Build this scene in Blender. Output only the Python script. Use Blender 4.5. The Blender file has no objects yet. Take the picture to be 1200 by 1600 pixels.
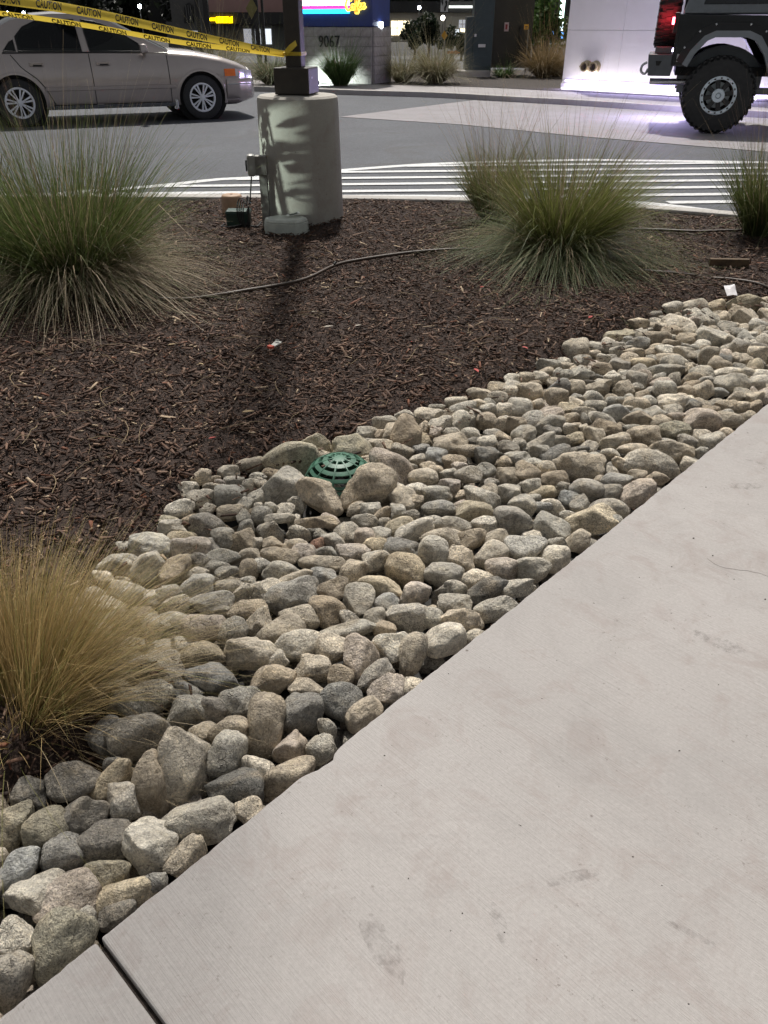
import bpy, bmesh, math, random
import numpy as np
from mathutils import Vector, Matrix, noise

random.seed(7)
rng = np.random.default_rng(7)
sc = bpy.context.scene
COL = sc.collection
R = math.radians

# ------------------------------------------------------------------ camera, sky, sun, exposure
CAM_H, PITCH = 1.22, math.atan(760 / 1200)
cam_data = bpy.data.cameras.new('camera')
cam = bpy.data.objects.new('camera', cam_data)
COL.objects.link(cam)
cam.location = (0, 0, CAM_H)
cam.rotation_euler = (math.pi / 2 - PITCH, 0, 0)
cam_data.sensor_fit = 'VERTICAL'
cam_data.sensor_height = 32
cam_data.sensor_width = 24
cam_data.lens = 24
cam_data.clip_start = 0.05
cam_data.clip_end = 800
sc.camera = cam
sc.render.resolution_x, sc.render.resolution_y = 768, 1024

SUN_EL, SUN_AZ = R(60), R(-2)          # azimuth measured from +Y towards +X
world = bpy.data.worlds.new('World')
sc.world = world
world.use_nodes = True
wn, wl = world.node_tree.nodes, world.node_tree.links
wn.clear()
sky = wn.new('ShaderNodeTexSky')
sky.sky_type = 'NISHITA'
sky.sun_disc = False
sky.sun_elevation = SUN_EL
sky.sun_rotation = SUN_AZ
sky.air_density, sky.dust_density = 1.0, 3.0
hs = wn.new('ShaderNodeHueSaturation')
hs.inputs['Saturation'].default_value = 0.15
bg = wn.new('ShaderNodeBackground')
bg.inputs['Strength'].default_value = 0.050
wo = wn.new('ShaderNodeOutputWorld')
wl.new(sky.outputs[0], hs.inputs['Color'])
wl.new(hs.outputs[0], bg.inputs['Color'])
wl.new(bg.outputs[0], wo.inputs['Surface'])

sun_data = bpy.data.lights.new('sun', 'SUN')
sun_data.energy = 3.4
sun_data.angle = R(2.5)
sun_data.color = (1.0, 0.95, 0.88)
sun = bpy.data.objects.new('sun', sun_data)
COL.objects.link(sun)
sdir = Vector((math.sin(SUN_AZ) * math.cos(SUN_EL), math.cos(SUN_AZ) * math.cos(SUN_EL), math.sin(SUN_EL)))
sun.rotation_euler = (-sdir).to_track_quat('-Z', 'Y').to_euler()
sun.location = sdir * 20

vs = sc.view_settings
vs.view_transform = 'Standard'
vs.look = 'None'
vs.exposure = 0.55
vs.gamma = 1
vs.use_curve_mapping = False
try:
    sc.cycles.use_denoising = True
    sc.cycles.max_bounces = 4
    sc.cycles.use_adaptive_sampling = True
    sc.cycles.adaptive_threshold = .04
    sc.cycles.sample_clamp_indirect = 4
except Exception:
    pass

# ------------------------------------------------------------------ helpers
CS, CC = math.sin(PITCH), math.cos(PITCH)
def at(px, py, z=0.0):
    """World point at height z for a pixel of the 1200x1600 photograph (used as a survey of the site)."""
    u, v = (px - 600) / 1200, (800 - py) / 1200
    dx, dy, dz = u, CC + v * CS, -CS + v * CC
    t = (z - CAM_H) / dz
    return Vector((dx * t, dy * t, z))
def zat(Y, py):
    v = (800 - py) / 1200
    return (v * Y * CC - Y * CS) / (CC + v * CS) + CAM_H
def xat(Y, Z, px):
    return (px - 600) / 1200 * (Y * CC - (Z - CAM_H) * CS)
def proj(p):
    dz = p[2] - CAM_H
    d = p[1] * CC - dz * CS
    return 600 + 1200 * p[0] / d, 800 - 1200 * (p[1] * CS + dz * CC) / d, d

def tag(o, label=None, cat=None, group=None, kind=None):
    if label: o['label'] = label
    if cat: o['category'] = cat
    if group: o['group'] = group
    if kind: o['kind'] = kind
    return o
def empty(name, loc=(0, 0, 0), rz=0.0):
    o = bpy.data.objects.new(name, None)
    COL.objects.link(o)
    o.location = loc
    o.rotation_euler = (0, 0, rz)
    o.empty_display_size = 0.1
    return o
def link(name, me, parent=None, mat=None):
    o = bpy.data.objects.new(name, me)
    COL.objects.link(o)
    if mat and not me.materials: me.materials.append(mat)
    if parent: o.parent = parent
    return o

class MB:
    """Collects shapes; build() links them as one mesh object."""
    def __init__(s): s.v, s.f = [], []
    def add(s, vs_, fs, M=None):
        b = len(s.v)
        for p in vs_:
            s.v.append(tuple(M @ Vector(p)) if M is not None else tuple(p))
        for f in fs: s.f.append(tuple(i + b for i in f))
        return s
    def box(s, c, d, M=None, taper=1.0):
        x, y, z = d[0] / 2, d[1] / 2, d[2] / 2
        v = [(-x, -y, -z), (x, -y, -z), (x, y, -z), (-x, y, -z), (-x * taper, -y * taper, z), (x * taper, -y * taper, z), (x * taper, y * taper, z), (-x * taper, y * taper, z)]
        v = [(p[0] + c[0], p[1] + c[1], p[2] + c[2]) for p in v]
        return s.add(v, [(3, 2, 1, 0), (4, 5, 6, 7), (0, 1, 5, 4), (1, 2, 6, 5), (2, 3, 7, 6), (3, 0, 4, 7)], M)
    def prism(s, poly, fa, fb):
        """poly: list of 2D points; fa, fb map a 2D point to the two end caps."""
        n = len(poly)
        v = [fa(*p) for p in poly] + [fb(*p) for p in poly]
        f = [tuple(range(n)), tuple(range(2 * n - 1, n - 1, -1))] + [(i, i + n, (i + 1) % n + n, (i + 1) % n) for i in range(n)]
        return s.add(v, f)
    def tube(s, path, r, seg=8, caps=True):
        path = [Vector(p) for p in path]
        n = len(path)
        rr = r if isinstance(r, (list, tuple)) else [r] * n
        v, f = [], []
        t0 = (path[1] - path[0]).normalized()
        up = Vector((0, 0, 1)) if abs(t0.z) < .9 else Vector((1, 0, 0))
        a = t0.cross(up).normalized()
        for i in range(n):
            t = (path[min(i + 1, n - 1)] - path[max(i - 1, 0)]).normalized()
            a = (a - t * a.dot(t)).normalized()
            b = t.cross(a)
            for k in range(seg):
                w = 2 * math.pi * k / seg
                v.append(path[i] + (a * math.cos(w) + b * math.sin(w)) * rr[i])
        for i in range(n - 1):
            for k in range(seg):
                f.append((i * seg + k, i * seg + (k + 1) % seg, (i + 1) * seg + (k + 1) % seg, (i + 1) * seg + k))
        if caps:
            f.append(tuple(range(seg - 1, -1, -1)))
            f.append(tuple(range((n - 1) * seg, n * seg)))
        return s.add(v, f)
    def lathe(s, prof, seg=32, M=None, closed=False):
        """prof: (r, z) pairs spun round z."""
        n = len(prof)
        v, f = [], []
        for k in range(seg):
            w = 2 * math.pi * k / seg
            for r, z in prof: v.append((r * math.cos(w), r * math.sin(w), z))
        m = n if closed else n - 1
        for k in range(seg):
            q = (k + 1) % seg
            for i in range(m):
                j = (i + 1) % n
                f.append((k * n + i, q * n + i, q * n + j, k * n + j))
        return s.add(v, f, M)
    def grid(s, rows):
        """rows: equal-length lists of points, joined into a sheet."""
        m = len(rows[0])
        v = [p for r in rows for p in r]
        f = [(i * m + j, i * m + j + 1, (i + 1) * m + j + 1, (i + 1) * m + j) for i in range(len(rows) - 1) for j in range(m - 1)]
        return s.add(v, f)
    def mesh(s, name, mat=None, smooth=0):
        me = bpy.data.meshes.new(name)
        me.from_pydata(s.v, [], s.f)
        me.validate()
        bm = bmesh.new(); bm.from_mesh(me)
        bmesh.ops.recalc_face_normals(bm, faces=bm.faces)
        bm.to_mesh(me); bm.free()
        if smooth:
            me.polygons.foreach_set('use_smooth', [True] * len(me.polygons))
            me.set_sharp_from_angle(angle=R(smooth))
        if mat: me.materials.append(mat)
        return me
    def build(s, name, mat, parent=None, smooth=0, bevel=0, loc=None, rz=None):
        o = link(name, s.mesh(name, mat, smooth), parent)
        if bevel:
            m = o.modifiers.new('edge', 'BEVEL')
            m.width, m.segments, m.limit_method, m.angle_limit = bevel, 2, 'ANGLE', R(40)
        if loc is not None: o.location = loc
        if rz is not None: o.rotation_euler = (0, 0, rz)
        return o

def copy_tree(o, parent=None):
    c = o.copy()
    COL.objects.link(c)
    c.parent = parent
    for ch in list(o.children): copy_tree(ch, c)
    return c

def big_mesh(name, verts, faces, colors=None, mat=None, smooth=False):
    """Fast mesh from numpy arrays; faces is (n, k)."""
    me = bpy.data.meshes.new(name)
    nv, nf, k = len(verts), len(faces), faces.shape[1]
    me.vertices.add(nv)
    me.vertices.foreach_set('co', np.asarray(verts, np.float32).ravel())
    me.loops.add(nf * k)
    me.loops.foreach_set('vertex_index', np.asarray(faces, np.int32).ravel())
    me.polygons.add(nf)
    me.polygons.foreach_set('loop_start', np.arange(0, nf * k, k, dtype=np.int32))
    me.polygons.foreach_set('loop_total', np.full(nf, k, np.int32))
    if smooth: me.polygons.foreach_set('use_smooth', np.ones(nf, bool))
    me.update(calc_edges=True)
    if colors is not None:
        ca = me.color_attributes.new('tone', 'FLOAT_COLOR', 'POINT')
        c4 = np.ones((nv, 4), np.float32); c4[:, :3] = colors
        ca.data.foreach_set('color', c4.ravel())
    if mat: me.materials.append(mat)
    return me

# ------------------------------------------------------------------ materials
class NT:
    def __init__(s, name):
        s.m = bpy.data.materials.new(name)
        s.m.use_nodes = True
        s.t = s.m.node_tree
        s.t.nodes.clear()
        s.out = s.n('ShaderNodeOutputMaterial')
        s.p = s.n('ShaderNodeBsdfPrincipled')
        s.l(s.p.outputs[0], s.out.inputs[0])
    def n(s, k, **kw):
        x = s.t.nodes.new(k)
        for a, b in kw.items(): setattr(x, a, b)
        return x
    def l(s, a, b): s.t.links.new(a, b)
    def pos(s, scale=(1, 1, 1), obj=True, rot=0):
        tc = s.n('ShaderNodeTexCoord') if obj else s.n('ShaderNodeNewGeometry')
        mp = s.n('ShaderNodeMapping')
        mp.inputs['Scale'].default_value = scale
        mp.inputs['Rotation'].default_value = (0, 0, rot)
        s.l(tc.outputs['Object' if obj else 'Position'], mp.inputs['Vector'])
        return mp.outputs[0]
    def noise(s, vec, scale, detail=4, rough=.55, dist=0):
        x = s.n('ShaderNodeTexNoise')
        x.inputs['Scale'].default_value = scale
        x.inputs['Detail'].default_value = detail
        x.inputs['Roughness'].default_value = rough
        x.inputs['Distortion'].default_value = dist
        s.l(vec, x.inputs['Vector'])
        return x.outputs['Fac']
    def ramp(s, fac, stops, interp='LINEAR'):
        x = s.n('ShaderNodeValToRGB')
        x.color_ramp.interpolation = interp
        e = x.color_ramp.elements
        while len(e) < len(stops): e.new(.5)
        for i, (p, c) in enumerate(stops):
            e[i].position = p
            e[i].color = (c[0], c[1], c[2], 1) if not isinstance(c, (int, float)) else (c, c, c, 1)
        s.l(fac, x.inputs[0])
        return x.outputs[0]
    def mix(s, fac, a, b, mode='MIX'):
        x = s.n('ShaderNodeMix', data_type='RGBA', blend_type=mode)
        for sock, val in ((x.inputs[0], fac), (x.inputs[6], a), (x.inputs[7], b)):
            if isinstance(val, (int, float)): sock.default_value = val
            elif isinstance(val, tuple): sock.default_value = (*val, 1)
            else: s.l(val, sock)
        return x.outputs[2]
    def math(s, op, a, b=0.0):
        x = s.n('ShaderNodeMath', operation=op)
        for sock, val in ((x.inputs[0], a), (x.inputs[1], b)):
            if isinstance(val, (int, float)): sock.default_value = val
            else: s.l(val, sock)
        return x.outputs[0]
    def bump(s, h, strength=.3, dist=.01):
        x = s.n('ShaderNodeBump')
        x.inputs['Strength'].default_value = strength
        x.inputs['Distance'].default_value = dist
        s.l(h, x.inputs['Height'])
        s.l(x.outputs[0], s.p.inputs['Normal'])
    def col(s, c):
        if isinstance(c, tuple): s.p.inputs['Base Color'].default_value = (*c, 1)
        else: s.l(c, s.p.inputs['Base Color'])
    def set(s, **kw):
        for k, v in kw.items(): s.p.inputs[k.replace('_', ' ')].default_value = v
        return s

def M_(name, c, rough=.6, metal=0, vary=.15, scale=8, bump=0, bscale=60, bdist=.003, **kw):
    k = NT(name)
    v = k.pos()
    n = k.noise(v, scale, 5)
    lo, hi = tuple(x * (1 - vary) for x in c), tuple(min(1, x * (1 + vary)) for x in c)
    k.col(k.ramp(n, [(.3, lo), (.7, hi)]))
    k.set(Roughness=rough, Metallic=metal)
    for a, b in kw.items(): k.p.inputs[a.replace('_', ' ')].default_value = b
    if bump: k.bump(k.noise(v, bscale, 4), bump, bdist)
    return k.m
def emit(name, c, strength):
    k = NT(name)
    k.set(Base_Color=(*c, 1), Roughness=.4)
    k.p.inputs['Emission Color'].default_value = (*c, 1)
    k.p.inputs['Emission Strength'].default_value = strength
    try: k.m.cycles.emission_sampling = 'NONE'     # the lamps themselves light the place
    except Exception: pass
    return k.m

def mat_rock(name, src):
    k = NT(name)
    v = k.pos(obj=False)
    if src == 'object':
        oi = k.n('ShaderNodeObjectInfo'); base = oi.outputs['Color']; rnd = oi.outputs['Random']
    else:
        a = k.n('ShaderNodeAttribute', attribute_name='tone'); base = a.outputs['Color']; rnd = a.outputs['Alpha']
    big = k.noise(v, 16, 4, .62, .6)
    c1 = k.mix(1.0, base, k.ramp(big, [(.28, (.66, .645, .62)), (.5, (1, 1, 1)), (.72, (1.28, 1.25, 1.18))]), 'MULTIPLY')
    stain = k.ramp(k.noise(v, 9, 3, .6, .8), [(.52, 0.0), (.68, .40)])
    c2 = k.mix(stain, c1, (.36, .29, .20))
    sp = k.noise(v, 260, 3, .75)
    c3 = k.mix(k.math('ADD', k.math('MULTIPLY', rnd, .75), .25), c2, k.ramp(sp, [(.36, (.32, .32, .33)), (.46, (.95, .95, .95)), (.55, (1.0, 1.0, 1.0)), (.66, (1.55, 1.5, 1.42))]), 'MULTIPLY')
    sp2 = k.noise(v, 75, 4, .75, .5)
    c4 = k.mix(.75, c3, k.ramp(sp2, [(.33, (.5, .5, .5)), (.5, (1, 1, 1)), (.68, (1.28, 1.26, 1.2))]), 'MULTIPLY')
    vo = k.pos(obj=True, scale=(1.0, 1.3, 5.0)) if src == 'object' else k.pos(obj=True, scale=(14, 14, 50))
    ad = k.n('ShaderNodeVectorMath', operation='ADD'); k.l(vo, ad.inputs[0]); k.l(rnd, ad.inputs[1])
    strata = k.noise(ad.outputs[0], 1.7, 3, .6, 1.2)
    c5 = k.mix(.85, c4, k.ramp(strata, [(.36, (.70, .69, .67)), (.47, (1, 1, 1)), (.56, (1.0, 1.0, .99)), (.66, (1.22, 1.2, 1.15))]), 'MULTIPLY')
    vr = k.n('ShaderNodeTexVoronoi', feature='DISTANCE_TO_EDGE'); vr.inputs['Scale'].default_value = 15
    wn_ = k.n('ShaderNodeTexNoise'); wn_.inputs['Scale'].default_value = 22; wn_.inputs['Detail'].default_value = 3; k.l(v, wn_.inputs['Vector'])
    wm = k.n('ShaderNodeMix', data_type='VECTOR'); wm.inputs[0].default_value = .12; k.l(v, wm.inputs[4]); k.l(wn_.outputs['Color'], wm.inputs[5]); k.l(wm.outputs[1], vr.inputs['Vector'])
    crack = k.math('MULTIPLY', k.ramp(vr.outputs['Distance'], [(.0, 1.0), (.03, 0.0)]), k.ramp(k.noise(v, 11, 2, .5), [(.56, 0.0), (.66, 1.0)]))
    c6 = k.mix(k.math('MULTIPLY', crack, .32), c5, (.07, .06, .05))
    k.col(c6)
    k.set(Roughness=.86)
    k.p.inputs['Specular IOR Level'].default_value = .3
    h = k.math('ADD', k.math('MULTIPLY', k.noise(v, 44, 5, .68, .4), 1.0), k.math('MULTIPLY', k.noise(v, 230, 3, .7), .35))
    h = k.math('SUBTRACT', h, k.math('MULTIPLY', crack, .25))
    k.bump(h, 1.0, .013)
    return k.m

ROCK = mat_rock('river_stone', 'object')
ROCK_M = mat_rock('river_stone_mass', 'attribute')

k = NT('mulch_soil')
v = k.pos(obj=False)
k.col(k.ramp(k.noise(v, 140, 5, .75), [(.32, (.014, .008, .006)), (.52, (.040, .024, .018)), (.72, (.10, .062, .045))]))
k.set(Roughness=.95); k.bump(k.noise(v, 90, 5, .7), .9, .02)
SOIL = k.m
k = NT('bark_chips')
a = k.n('ShaderNodeAttribute', attribute_name='tone')
v = k.pos(obj=False, scale=(1, 1, 1))
k.col(k.mix(1.0, a.outputs['Color'], k.ramp(k.noise(v, 220, 3, .7), [(.3, (.55, .55, .55)), (.7, (1.4, 1.35, 1.3))]), 'MULTIPLY'))
k.set(Roughness=.75); k.p.inputs['Specular IOR Level'].default_value = .35
CHIP = k.m
k = NT('grass_blades')
a = k.n('ShaderNodeAttribute', attribute_name='tone')
k.col(a.outputs['Color']); k.set(Roughness=.55)
k.p.inputs['Specular IOR Level'].default_value = .25
tr = k.n('ShaderNodeBsdfTranslucent'); mx = k.n('ShaderNodeMixShader'); mx.inputs[0].default_value = .28
k.l(a.outputs['Color'], tr.inputs[0]); k.l(k.p.outputs[0], mx.inputs[1]); k.l(tr.outputs[0], mx.inputs[2]); k.l(mx.outputs[0], k.out.inputs[0])
BLADE = k.m

def mat_concrete(name, c, broom=False, stains=True, rot=0.0):
    k = NT(name)
    v = k.pos(obj=False)
    n1 = k.noise(v, 1.6, 6, .6)
    base = k.ramp(n1, [(.3, tuple(x * .90 for x in c)), (.7, tuple(x * 1.07 for x in c))])
    fine = k.noise(v, 130, 4, .7)
    base = k.mix(1.0, base, k.ramp(fine, [(.25, (.88, .88, .88)), (.75, (1.08, 1.08, 1.08))]), 'MULTIPLY')
    if stains:
        st = k.math('MULTIPLY', k.ramp(k.noise(v, 7.5, 6, .74, .7), [(.50, 0.0), (.66, .55)]), 1.0)
        base = k.mix(st, base, (c[0] * .78, c[1] * .71, c[2] * .69))
        grey = k.ramp(k.noise(v, 3.1, 6, .72, .8), [(.50, 0.0), (.70, .36)])
        base = k.mix(grey, base, (c[0] * .66, c[1] * .66, c[2] * .66))
        pit = k.ramp(k.noise(v, 70, 4, .75), [(.60, 0.0), (.68, .7)])
        msk = k.ramp(k.noise(v, 5.2, 4, .65), [(.50, 0.0), (.64, 1.0)])
        base = k.mix(k.math('MULTIPLY', pit, msk), base, (.10, .075, .065))
        spk = k.n('ShaderNodeTexVoronoi'); spk.inputs['Scale'].default_value = 7.0
        k.l(v, spk.inputs['Vector'])
        base = k.mix(k.ramp(spk.outputs['Distance'], [(.016, .75), (.032, 0.0)]), base, (.08, .06, .055))
    hgt = k.math('MULTIPLY', fine, .5)
    if broom:
        tc = k.n('ShaderNodeNewGeometry'); mp = k.n('ShaderNodeMapping'); mp.vector_type = 'POINT'
        mp.inputs['Rotation'].default_value = (0, 0, rot); mp.inputs['Scale'].default_value = (6, 520, 1)
        k.l(tc.outputs['Position'], mp.inputs['Vector'])
        # rotate first, then stretch
        mp.inputs['Scale'].default_value = (1, 1, 1)
        mp2 = k.n('ShaderNodeMapping'); mp2.inputs['Scale'].default_value = (5, 330, 1)
        k.l(mp.outputs[0], mp2.inputs['Vector'])
        br = k.noise(mp2.outputs[0], 1.0, 3, .6)
        base = k.mix(k.ramp(k.noise(v, 3.7, 4, .6), [(.35, .15), (.65, 1.0)]), base, k.ramp(br, [(.3, (.91, .905, .90)), (.7, (1.05, 1.05, 1.05))]), 'MULTIPLY')
        hgt = k.math('ADD', hgt, k.math('MULTIPLY', br, 1.3))
    k.col(base)
    k.set(Roughness=.82)
    k.p.inputs['Specular IOR Level'].default_value = .3
    k.bump(hgt, .35, .003)
    return k.m

# ------------------------------------------------------------------ setting
LOT = -0.05                                   # parking lot surface
SLAB_O = Vector((-0.452, 0.664, 0)); SLAB_A = math.atan2(1.88, 1.77)
SU = Vector((math.cos(SLAB_A), math.sin(SLAB_A), 0)); SN = Vector((-SU.y, SU.x, 0))   # along the edge / towards the rocks
def slab_w(x, y): return (x - SLAB_O.x) * SN.x + (y - SLAB_O.y) * SN.y
def slab_u(x, y): return (x - SLAB_O.x) * SU.x + (y - SLAB_O.y) * SU.y

bed_px = [(1330, 430), (1200, 462), (1130, 472), (1060, 482), (985, 508), (900, 545), (840, 578), (770, 602), (700, 632), (620, 658), (560, 690), (470, 700), (400, 726),
          (320, 748), (270, 792), (235, 845), (160, 885), (110, 960), (110, 1040), (190, 1085), (140, 1170), (70, 1212), (0, 1238), (-90, 1270), (-260, 1330)]
BED = [at(x, y, -.03).to_2d() for x, y in bed_px]
BED = [Vector((b.x, b.y)) for b in BED]
e0 = SLAB_O - SU * 0.75; e1 = SLAB_O + SU * 4.0
BED_POLY = np.array([(e1.x, e1.y), (3.1, 4.6)] + [tuple(b) for b in BED] + [(-1.2, .42), (e0.x, e0.y)])
def sdist(P, poly):
    """signed distance (negative inside) of points P (n,2) to a polygon"""
    P = np.asarray(P, float)
    a = poly; b = np.roll(poly, -1, 0)
    dmin = np.full(len(P), 1e9); inside = np.zeros(len(P), bool)
    for (x0, y0), (x1, y1) in zip(a, b):
        ex, ey = x1 - x0, y1 - y0
        t = np.clip(((P[:, 0] - x0) * ex + (P[:, 1] - y0) * ey) / (ex * ex + ey * ey + 1e-12), 0, 1)
        dmin = np.minimum(dmin, np.hypot(P[:, 0] - x0 - t * ex, P[:, 1] - y0 - t * ey))
        c = ((y0 > P[:, 1]) != (y1 > P[:, 1])) & (P[:, 0] < (x1 - x0) * (P[:, 1] - y0) / (y1 - y0 + 1e-12) + x0)
        inside ^= c
    return np.where(inside, -dmin, dmin)
def wob(x, y):
    return .012 * np.sin(2.1 * x + 1.3 * y + .4) + .010 * np.sin(3.7 * x - 2.9 * y + 1.1) + .007 * np.sin(7.3 * x + 6.1 * y)
def bed_z(P):
    d = sdist(P, BED_POLY)
    w = slab_w(P[:, 0], P[:, 1])
    z = wob(P[:, 0], P[:, 1]) - .012
    s = np.clip((.10 - d) / .20, 0, 1); s = s * s * (3 - 2 * s)
    z = z * (1 - s) + s * -.125
    return np.where(w < .02, -.17, z)

ground = MB().box((0, 150, -.62), (900, 700, 1)).build('ground', M_('far_ground', (.035, .034, .033), .95, vary=.3, scale=.2))
tag(ground, kind='structure')

k = NT('asphalt')
v = k.pos(obj=False)
c = k.ramp(k.noise(v, 210, 3, .8), [(.3, (.030, .034, .042)), (.55, (.058, .064, .077)), (.74, (.14, .147, .165))])
c = k.mix(1.0, c, k.ramp(k.noise(v, .8, 6, .6, .6), [(.3, (.72, .72, .74)), (.7, (1.15, 1.15, 1.15))]), 'MULTIPLY')
c = k.mix(1.0, c, k.ramp(k.noise(v, 26, 6, .8), [(.32, (.66, .66, .68)), (.5, (1, 1, 1)), (.68, (1.5, 1.5, 1.48))]), 'MULTIPLY')
wet = k.ramp(k.noise(v, .8, 5, .6, 1.0), [(.56, 0.0), (.64, .55)])
c = k.mix(wet, c, (.04, .04, .042))
k.col(c); k.set(Roughness=.78); k.bump(k.noise(v, 260, 3, .8), .6, .004)
ASPHALT = k.m
LOT_FIRST = None

SLABC = mat_concrete('broomed_concrete', (.330, .313, .303), True, True, R(45))
KERBC = mat_concrete('kerb_concrete', (.40, .385, .365), False, True)
APRON = mat_concrete('drive_concrete', (.255, .245, .255), False, True)
PAINT = NT('road_paint'); v = PAINT.pos(obj=False)
PAINT.col(PAINT.mix(PAINT.ramp(PAINT.noise(v, 45, 6, .75), [(.53, 0.0), (.66, .75)]), (.56, .57, .575), (.16, .16, .17)))
PAINT.set(Roughness=.6); PAINT = PAINT.m

# the sidewalk: two slab panels and the dirty joint between them
walk = empty('sidewalk', SLAB_O, SLAB_A); tag(walk, kind='structure')
chip_u = slab_u(*at(507, 1192, 0).to_2d())
def slab_panel(u0, u1, seed):
    rr = random.Random(seed)
    poly = []
    n = int((u1 - u0) / .012)
    for i in range(n + 1):
        u = u0 + (u1 - u0) * i / n
        w = noise.noise((u * 18, seed, 0)) * .0030 + noise.noise((u * 70, seed, 3)) * .0018
        d = abs(u - chip_u)
        if d < .05: w -= .015 * max(0, 1 - d / .05) * (1 + .8 * noise.noise((u * 90, 1, 1)))
        poly.append((u, w))
    poly += [(u1, -5.0), (u0, -5.0)]
    m = MB(); m.prism(poly, lambda u, w: (u, w, 0), lambda u, w: (u, w, -.13))
    o = m.build('slab_panel', SLABC, walk, bevel=.0045)
    o.modifiers['edge'].angle_limit = R(50)
    return o
slab_panel(-2.2, -.0042, 1)
slab_panel(.0042, 6.0, 2)
MB().box((0, -2.5, -.075), (.03, 4.98, .12)).build('joint_filler', M_('joint_dirt', (.03, .022, .018), .95, vary=.6, scale=60, bump=1, bscale=200), walk)

# the planted bed under mulch and cobbles
xs = np.arange(-6.0, 5.9, .055); ys = np.concatenate([np.arange(-.6, 2.9, .04), np.arange(2.9, 7.0, .07)])
KERB_LINE = [(-6.49, 6.77), (-3.72, 6.85), (-1.92, 6.84), (-0.34, 6.78), (0.73, 6.68), (1.75, 6.47), (2.67, 6.11), (3.36, 5.67), (4.13, 5.02), (4.78, 4.28), (5.85, 2.78)]
kl = np.array(KERB_LINE)
def kerb_y(x): return np.interp(x, kl[:, 0], kl[:, 1])
XX, YY = np.meshgrid(xs, ys)
YY = np.minimum(YY, kerb_y(XX) + .05)
PP = np.stack([XX.ravel(), YY.ravel()], 1)
ZZ = bed_z(PP)
nx, ny = len(xs), len(ys)
idx = np.arange(nx * ny).reshape(ny, nx)
F = np.stack([idx[:-1, :-1], idx[:-1, 1:], idx[1:, 1:], idx[1:, :-1]], -1).reshape(-1, 4)
bed = link('planting_bed', big_mesh('planting_bed', np.column_stack([PP, ZZ]), F, mat=SOIL, smooth=True)); tag(bed, kind='structure')

# kerb round the planted island
def offset_poly(line, d):
    out = []
    for i, p in enumerate(line):
        a = Vector(line[max(i - 1, 0)]); b = Vector(line[min(i + 1, len(line) - 1)])
        t = (b - a).normalized(); n = Vector((-t.y, t.x))
        out.append((p[0] + n.x * d, p[1] + n.y * d))
    return out
def densify(line, step=.15):
    pts = [Vector(p) for p in line]; out = []
    n = len(pts)
    for i in range(n - 1):
        p0, p1, p2, p3 = pts[max(i - 1, 0)], pts[i], pts[i + 1], pts[min(i + 2, n - 1)]
        m = max(2, int((p2 - p1).length / step))
        for j in range(m):
            t = j / m
            out.append(tuple(.5 * ((2 * p1) + (p2 - p0) * t + (2 * p0 - 5 * p1 + 4 * p2 - p3) * t * t + (3 * p1 - p0 - 3 * p2 + p3) * t ** 3)))
    out.append(tuple(pts[-1]))
    return out
def strip(line, d0, d1, z0, z1, mb=None):
    """a solid band between two offsets of a line"""
    a, b = offset_poly(line, d0), offset_poly(line, d1)
    m = mb or MB(); n = len(line)
    rows = [[(p[0], p[1], z0) for p in a], [(p[0], p[1], z1) for p in a], [(p[0], p[1], z1) for p in b], [(p[0], p[1], z0) for p in b]]
    m.grid(rows)
    return m
KL = densify(KERB_LINE)
lk = offset_poly(KL, .07)
m = MB(); m.grid([[(p[0], p[1], LOT) for p in lk], [(p[0] * 1.6, 14 + .0 * p[1], LOT) for p in lk], [(p[0] * 5, 44, LOT) for p in lk]])
lot = m.build('parking_lot', ASPHALT); tag(lot, kind='structure')
kerb = strip(KL, 0, .14, -.2, .012).build('kerb', KERBC, bevel=.015); tag(kerb, kind='structure')

# painted hatching on the lot, each stripe a part of the lot
UP = densify([(-2.91, 7.33), (-2.18, 7.67), (-1.61, 8.07), (-1.26, 8.18), (-0.46, 8.61), (0.35, 8.99), (0.99, 9.16), (2.16, 9.34), (2.73, 9.31), (4.21, 9.16), (6.53, 8.81)])
LO = densify([(-3.79, 6.96), (-1.99, 7.08), (-0.38, 7.15), (0.67, 7.14), (1.45, 7.05), (2.17, 6.85), (2.78, 6.41), (3.46, 5.89), (4.12, 5.25)])
def flat(name, m): return m.build(name, PAINT, lot)
def band(line, w):
    a, b = offset_poly(line, w / 2), offset_poly(line, -w / 2)
    return MB().grid([[(p[0], p[1], LOT + .004) for p in b], [(p[0], p[1], LOT + .004) for p in a]])
flat('painted_stripe', band(UP, .13))
flat('painted_stripe', band(LO, .20))
upx, upy = zip(*UP); lox, loy = zip(*LO)
for y0 in (6.74, 7.08, 7.43, 7.79, 8.14, 8.51, 8.87):
    line = []
    for x in np.arange(-3.6, 6.0, .12):
        y = y0 + .062 * x
        if np.interp(x, lox, loy) + .10 < y < np.interp(x, upx, upy) - .06: line.append((x, y))
    if len(line) > 2:
        w = .112
        a, b = offset_poly(line, w / 2), offset_poly(line, -w / 2)
        flat('painted_stripe', MB().grid([[(p[0], p[1], LOT + .008) for p in b], [(p[0], p[1], LOT + .008) for p in a]]))

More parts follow.
